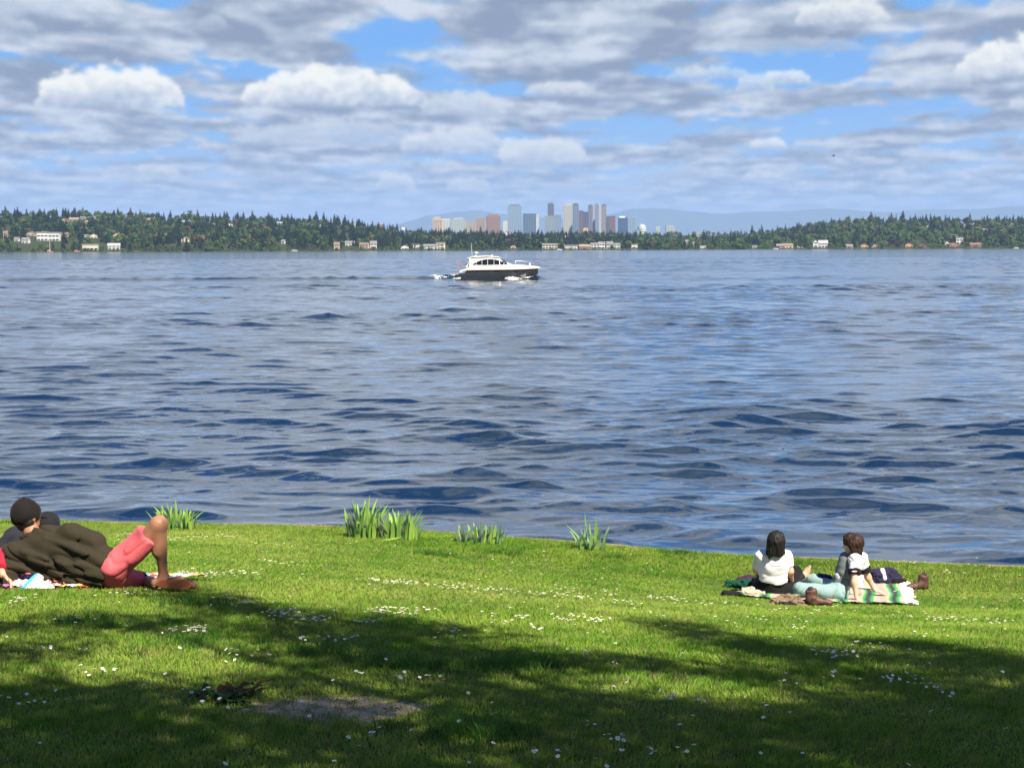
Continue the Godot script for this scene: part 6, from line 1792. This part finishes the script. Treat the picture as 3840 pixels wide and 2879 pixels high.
func build_picnic() -> void:
	rng.seed = 14
	# striped blanket with a white fringe
	var stripe := [[0.0, Color(0.50, 0.44, 0.34)], [0.10, Color(0.55, 0.42, 0.38)], [0.22, Color(0.58, 0.52, 0.34)], [0.34, Color(0.05, 0.40, 0.13)], [0.44, Color(0.07, 0.065, 0.07)], [0.66, Color(0.06, 0.42, 0.14)], [0.76, Color(0.58, 0.54, 0.36)], [0.86, Color(0.58, 0.46, 0.44)], [1.0, Color(0.50, 0.44, 0.34)]]
	var paint := func(u: float, w: float) -> Color:
		var t := fmod(u * 6.4 + 0.06 * sin(w * 9.0) + 0.42, 1.0)
		var c: Color = stripe[0][1]
		for k in stripe.size() - 1:
			if t >= stripe[k][0]: c = stripe[k][1].lerp(stripe[k + 1][1], smoothstep(0.55, 1.0, (t - stripe[k][0]) / (stripe[k + 1][0] - stripe[k][0])))
		return Color(c.r * 0.72, c.g * 0.72, c.b * 0.72)
	var lift := func(u: float, w: float) -> float:
		return 0.016 * noise_a.get_noise_2d(u * 700.0, w * 500.0) + 0.010 * noise_b.get_noise_2d(u * 1900.0, w * 1500.0)
	var mesh := cloth(BLANKET, 110, 46, lift, paint)
	var o := part(self, "picnic_blanket", mesh, vmat("blanket", 0.95))
	tag(o, "striped woven blanket in green, charcoal, cream and pink with white fringe", "blanket")
	var fr := Shape.new()
	for k in 46:
		var t := k / 45.0
		var a: Vector2 = BLANKET[1].lerp(BLANKET[2], t)
		var l := rng.randf_range(0.08, 0.15)
		var b := a + Vector2(l, rng.randf_range(-0.05, 0.05))
		fr.tube([on_lawn(a, 0.03), on_lawn(a.lerp(b, 0.5), 0.045), on_lawn(b, 0.02)], [0.008, 0.011, 0.014], 5)
	part(o, "fringe", shape_mesh(fr, true), mat("fringe white", lin(0.78, 0.76, 0.72), 0.9)).set_meta("kind", "stuff")

	# brown ankle boots
	boot(on_lawn(ITEMS[1], 0.0), -0.15, 0.0, "scuffed brown leather ankle boot standing in front of the blanket")
	boot(on_lawn(ITEMS[2], 0.0), PI + 0.25, 0.0, "brown leather ankle boot on the grass beyond the blanket's fringe")
	# crumpled clothes and bags
	var at := on_lawn(ITEMS[0])
	heap("tan_jacket", "crumpled tan jacket dropped on the grass in front of the black trousers", "jacket", at, [[Vector3(-0.13, 0.03, 0), Vector3(0.10, 0.04, -0.04), 0.05, 0.06], [Vector3(0.0, 0.06, -0.06), Vector3(0.14, 0.03, 0.02), 0.05, 0.05], [Vector3(0.08, 0.02, 0.04), Vector3(0.22, 0.0, 0.06), 0.05, 0.03], [Vector3(-0.17, 0.0, 0.02), Vector3(-0.10, 0.02, 0.06), 0.04, 0.035]], "tan cloth", lin(0.19, 0.135, 0.085), 0.03)
	heap("lining", "dark lining of the tan jacket spilling out below it", "cloth", at + Vector3(0.02, 0.0, 0.07), [[Vector3(-0.12, 0.02, 0), Vector3(-0.04, 0.03, 0.02), 0.035, 0.03], [Vector3(0.03, 0.02, 0.0), Vector3(0.1, 0.0, 0.03), 0.04, 0.03]], "dark lining", lin(0.016, 0.015, 0.017), 0.012)
	at = on_lawn(ITEMS[3], 0.03)
	var bag := heap("navy_bag", "dark navy cloth bag with a white stripe behind the leaning person", "bag", at, [[Vector3(-0.08, 0.09, 0), Vector3(0.10, 0.09, 0), 0.095, 0.10], [Vector3(0.1, 0.08, 0), Vector3(0.2, 0.04, 0.02), 0.09, 0.06], [Vector3(-0.1, 0.05, 0.04), Vector3(0.05, 0.03, 0.06), 0.06, 0.06]], "navy cloth", lin(0.024, 0.020, 0.055), 0.018)
	part(bag, "stripe", blob_mesh([[Vector3(-0.02, 0.16, 0.04), Vector3(0.0, 0.07, 0.10), 0.035, 0.03]], 0.011, 70.0), fabric("white stripe", lin(0.75, 0.74, 0.76)))
	part(bag, "strap", blob_mesh([[Vector3(0.12, 0.03, 0.10), Vector3(0.24, 0.03, 0.09), 0.04, 0.04]], 0.012, 70.0), fabric("black strap", lin(0.010, 0.010, 0.011)))
	heap("black_shoe", "flat black shoe lying on the grass at the blanket's plain end", "shoe", on_lawn(ITEMS[4]), [[Vector3(-0.08, 0.025, 0), Vector3(0.08, 0.025, 0.0), 0.03, 0.036], [Vector3(-0.09, 0.04, 0), Vector3(-0.03, 0.035, 0), 0.03, 0.025]], "black leather", lin(0.012, 0.012, 0.014), 0.004)
	heap("cream_cloth", "cream and pale green cloth bunched up beside the black trousers", "cloth", on_lawn(ITEMS[5], 0.02), [[Vector3(-0.14, 0.02, 0), Vector3(0.02, 0.03, 0.02), 0.035, 0.04], [Vector3(0.03, 0.03, -0.02), Vector3(0.16, 0.02, 0.0), 0.04, 0.028], [Vector3(-0.05, 0.03, -0.1), Vector3(0.05, 0.03, -0.12), 0.035, 0.04]], "cream cloth", lin(0.46, 0.40, 0.30), 0.02)
	heap("purple_bundle", "dark purple clothes bundle behind the sitting person in white", "bundle", on_lawn(ITEMS[6], 0.02), [[Vector3(-0.10, 0.04, 0), Vector3(0.04, 0.05, 0), 0.045, 0.055], [Vector3(0.0, 0.07, 0), Vector3(0.1, 0.03, 0), 0.04, 0.04]], "purple cloth", lin(0.055, 0.014, 0.05), 0.02)
	heap("green_sweater", "dark green sweater lying next to the purple bundle", "sweater", on_lawn(ITEMS[6] + Vector2(-0.12, -0.35), 0.02), [[Vector3(-0.16, 0.03, 0), Vector3(0.1, 0.05, 0.02), 0.05, 0.06], [Vector3(0.05, 0.04, 0.05), Vector3(0.2, 0.05, 0.05), 0.06, 0.06]], "green cloth", lin(0.008, 0.055, 0.035), 0.018)
	heap("navy_scarf", "small folded navy cloth resting on the pale jeans", "cloth", BOY.kne_f + Vector3(0.14, 0.015, 0.06), [[Vector3(-0.05, 0.03, 0), Vector3(0.06, 0.01, 0), 0.045, 0.04], [Vector3(-0.03, 0.0, 0.03), Vector3(0.0, -0.06, 0.06), 0.03, 0.025]], "navy scarf", lin(0.012, 0.035, 0.11), 0.008)
	# magazine propped behind the arms
	var mg := thing("magazine", "pink and orange magazine lying behind the leaning person's arms", "magazine", on_lawn(ITEMS[7], 0.05))
	var s := Shape.new()
	s.box_like([Vector3(-0.14, 0.02, 0.1), Vector3(0.15, 0.0, 0.1), Vector3(0.12, 0.10, -0.14), Vector3(-0.13, 0.14, -0.14)], 0.012)
	part(mg, "cover", shape_mesh(s), mat("pink cover", lin(0.62, 0.36, 0.42), 0.6))
	s = Shape.new()
	s.box_like([Vector3(0.0, 0.024, 0.08), Vector3(0.14, 0.012, 0.08), Vector3(0.10, 0.075, -0.04), Vector3(0.01, 0.08, -0.04)], 0.006)
	part(mg, "picture", shape_mesh(s), mat("orange picture", lin(0.66, 0.40, 0.18), 0.6))
	# gaudy beach towel under the lying people
	var tpaint := func(u: float, w: float) -> Color:
		var n := noise_a.get_noise_2d(u * 900.0 + 70.0, w * 260.0)
		var n2 := noise_b.get_noise_2d(u * 1500.0, w * 400.0 + 30.0)
		if w < 0.55 and u < 0.30: return Color(0.72, 0.10, 0.36) if n > 0.06 else Color(0.78, 0.34, 0.56) if n > -0.2 else Color(0.80, 0.74, 0.76)
		if w < 0.55 and u < 0.62: return Color(0.80, 0.79, 0.78) if n2 > -0.28 else Color(0.62, 0.05, 0.10)
		if n > 0.14: return Color(0.60, 0.06, 0.05)
		if n2 > 0.16: return Color(0.75, 0.52, 0.06)
		if n2 < -0.2: return Color(0.05, 0.32, 0.62)
		return Color(0.78, 0.62, 0.58)
	var tlift := func(u: float, w: float) -> float:
		return 0.035 + 0.03 * noise_b.get_noise_2d(u * 1300.0, w * 700.0) - 0.03 * smoothstep(0.15, 0.0, w)
	var tw := part(self, "beach_towel", cloth(TOWEL, 120, 30, tlift, tpaint), vmat("towel", 0.95))
	tag(tw, "gaudy beach towel in pink, white, red, yellow and blue under the lying people", "towel")
	var fold := Shape.new()
	var f0 := on_lawn(TOWEL[0].lerp(TOWEL[1], 0.44) + Vector2(0, 0.02), 0.0)
	fold.box_like([f0 + Vector3(0, 0.02, 0.02), f0 + Vector3(0.24, 0.02, 0.0), f0 + Vector3(0.13, 0.10, -0.06), f0 + Vector3(0.09, 0.125, -0.06)], 0.008)
	var fn := part(tw, "folded_corner", shape_mesh(fold), mat("towel white", lin(0.80, 0.79, 0.78), 0.9))
	fold = Shape.new()
	fold.box_like([f0 + Vector3(-0.045, 0.02, 0.03), f0 + Vector3(0.0, 0.024, 0.024), f0 + Vector3(0.09, 0.13, -0.058), f0 + Vector3(0.06, 0.12, -0.06)], 0.008)
	part(fn, "blue_edge", shape_mesh(fold), mat("towel blue", lin(0.05, 0.33, 0.66), 0.9))

func heap(called: String, label: String, category: String, at: Vector3, prims: Array, key: String, c: Color, amp: float) -> MeshInstance3D:
	var o := part(self, called, blob_mesh(prims, 0.009, 60.0, amp * 0.6, Vector3(9, 15, 9), Basis(Vector3.BACK, 0.4), amp * 0.8), fabric(key, c), at)
	tag(o, label, category)
	return o

func boot(at: Vector3, turn: float, tilt: float, label: String) -> void:
	var o := thing("ankle_boot", label, "boot", at, "brown boots by the blanket")
	o.rotation = Vector3(0, turn, tilt)
	var lm := mat("boot leather", lin(0.070, 0.029, 0.019), 0.6, 0.5)
	part(o, "upper", blob_mesh([[Vector3(-0.085, 0.05, 0), Vector3(0.0, 0.055, 0), 0.042, 0.042], [Vector3(0.0, 0.055, 0), Vector3(0.135, 0.042, 0.006), 0.045, 0.036], [Vector3(-0.08, 0.06, 0), Vector3(-0.075, 0.175, 0), 0.048, 0.052, Vector3.UP, 1.0, true], [Vector3(-0.04, 0.06, 0), Vector3(-0.05, 0.16, 0), 0.045, 0.045]], 0.009, 80.0, 0.008, Vector3(14, 14, 14)), lm)
	var s := Shape.new()
	var rg := []
	for y in [0.0, 0.02]:
		var ring := []
		for k in 18:
			var a := TAU * k / 18.0
			ring.append(Vector3(0.02 + cos(a) * 0.155, y, sin(a) * (0.044 + 0.006 * cos(a))))
		ring.reverse()
		rg.append(ring)
	s.loft(rg)
	var sole := part(o, "sole", shape_mesh(s), mat("boot sole", lin(0.03, 0.018, 0.014), 0.8))
	part(sole, "heel", box_mesh(Vector3(-0.13, -0.012, -0.04), Vector3(-0.05, -0.001, 0.04)), mats["boot sole"])
	part(o, "opening", blob_mesh([[Vector3(-0.073, 0.172, 0), Vector3(-0.073, 0.178, 0), 0.040, 0.040]], 0.008, 80.0), mat("boot inside", lin(0.02, 0.012, 0.010), 0.9))

func _ready() -> void:
	var t0 := Time.get_ticks_msec()
	build_camera_and_light()
	build_lake()
	build_lawn()
	build_grass()
	build_far_land()
	build_far_trees()
	build_houses()
	build_city()
	build_people()
	build_shade_tree()
	build_cruiser()
	build_far_craft()
	build_reeds()
	build_picnic()
	build_ground_details()
	build_daisies()
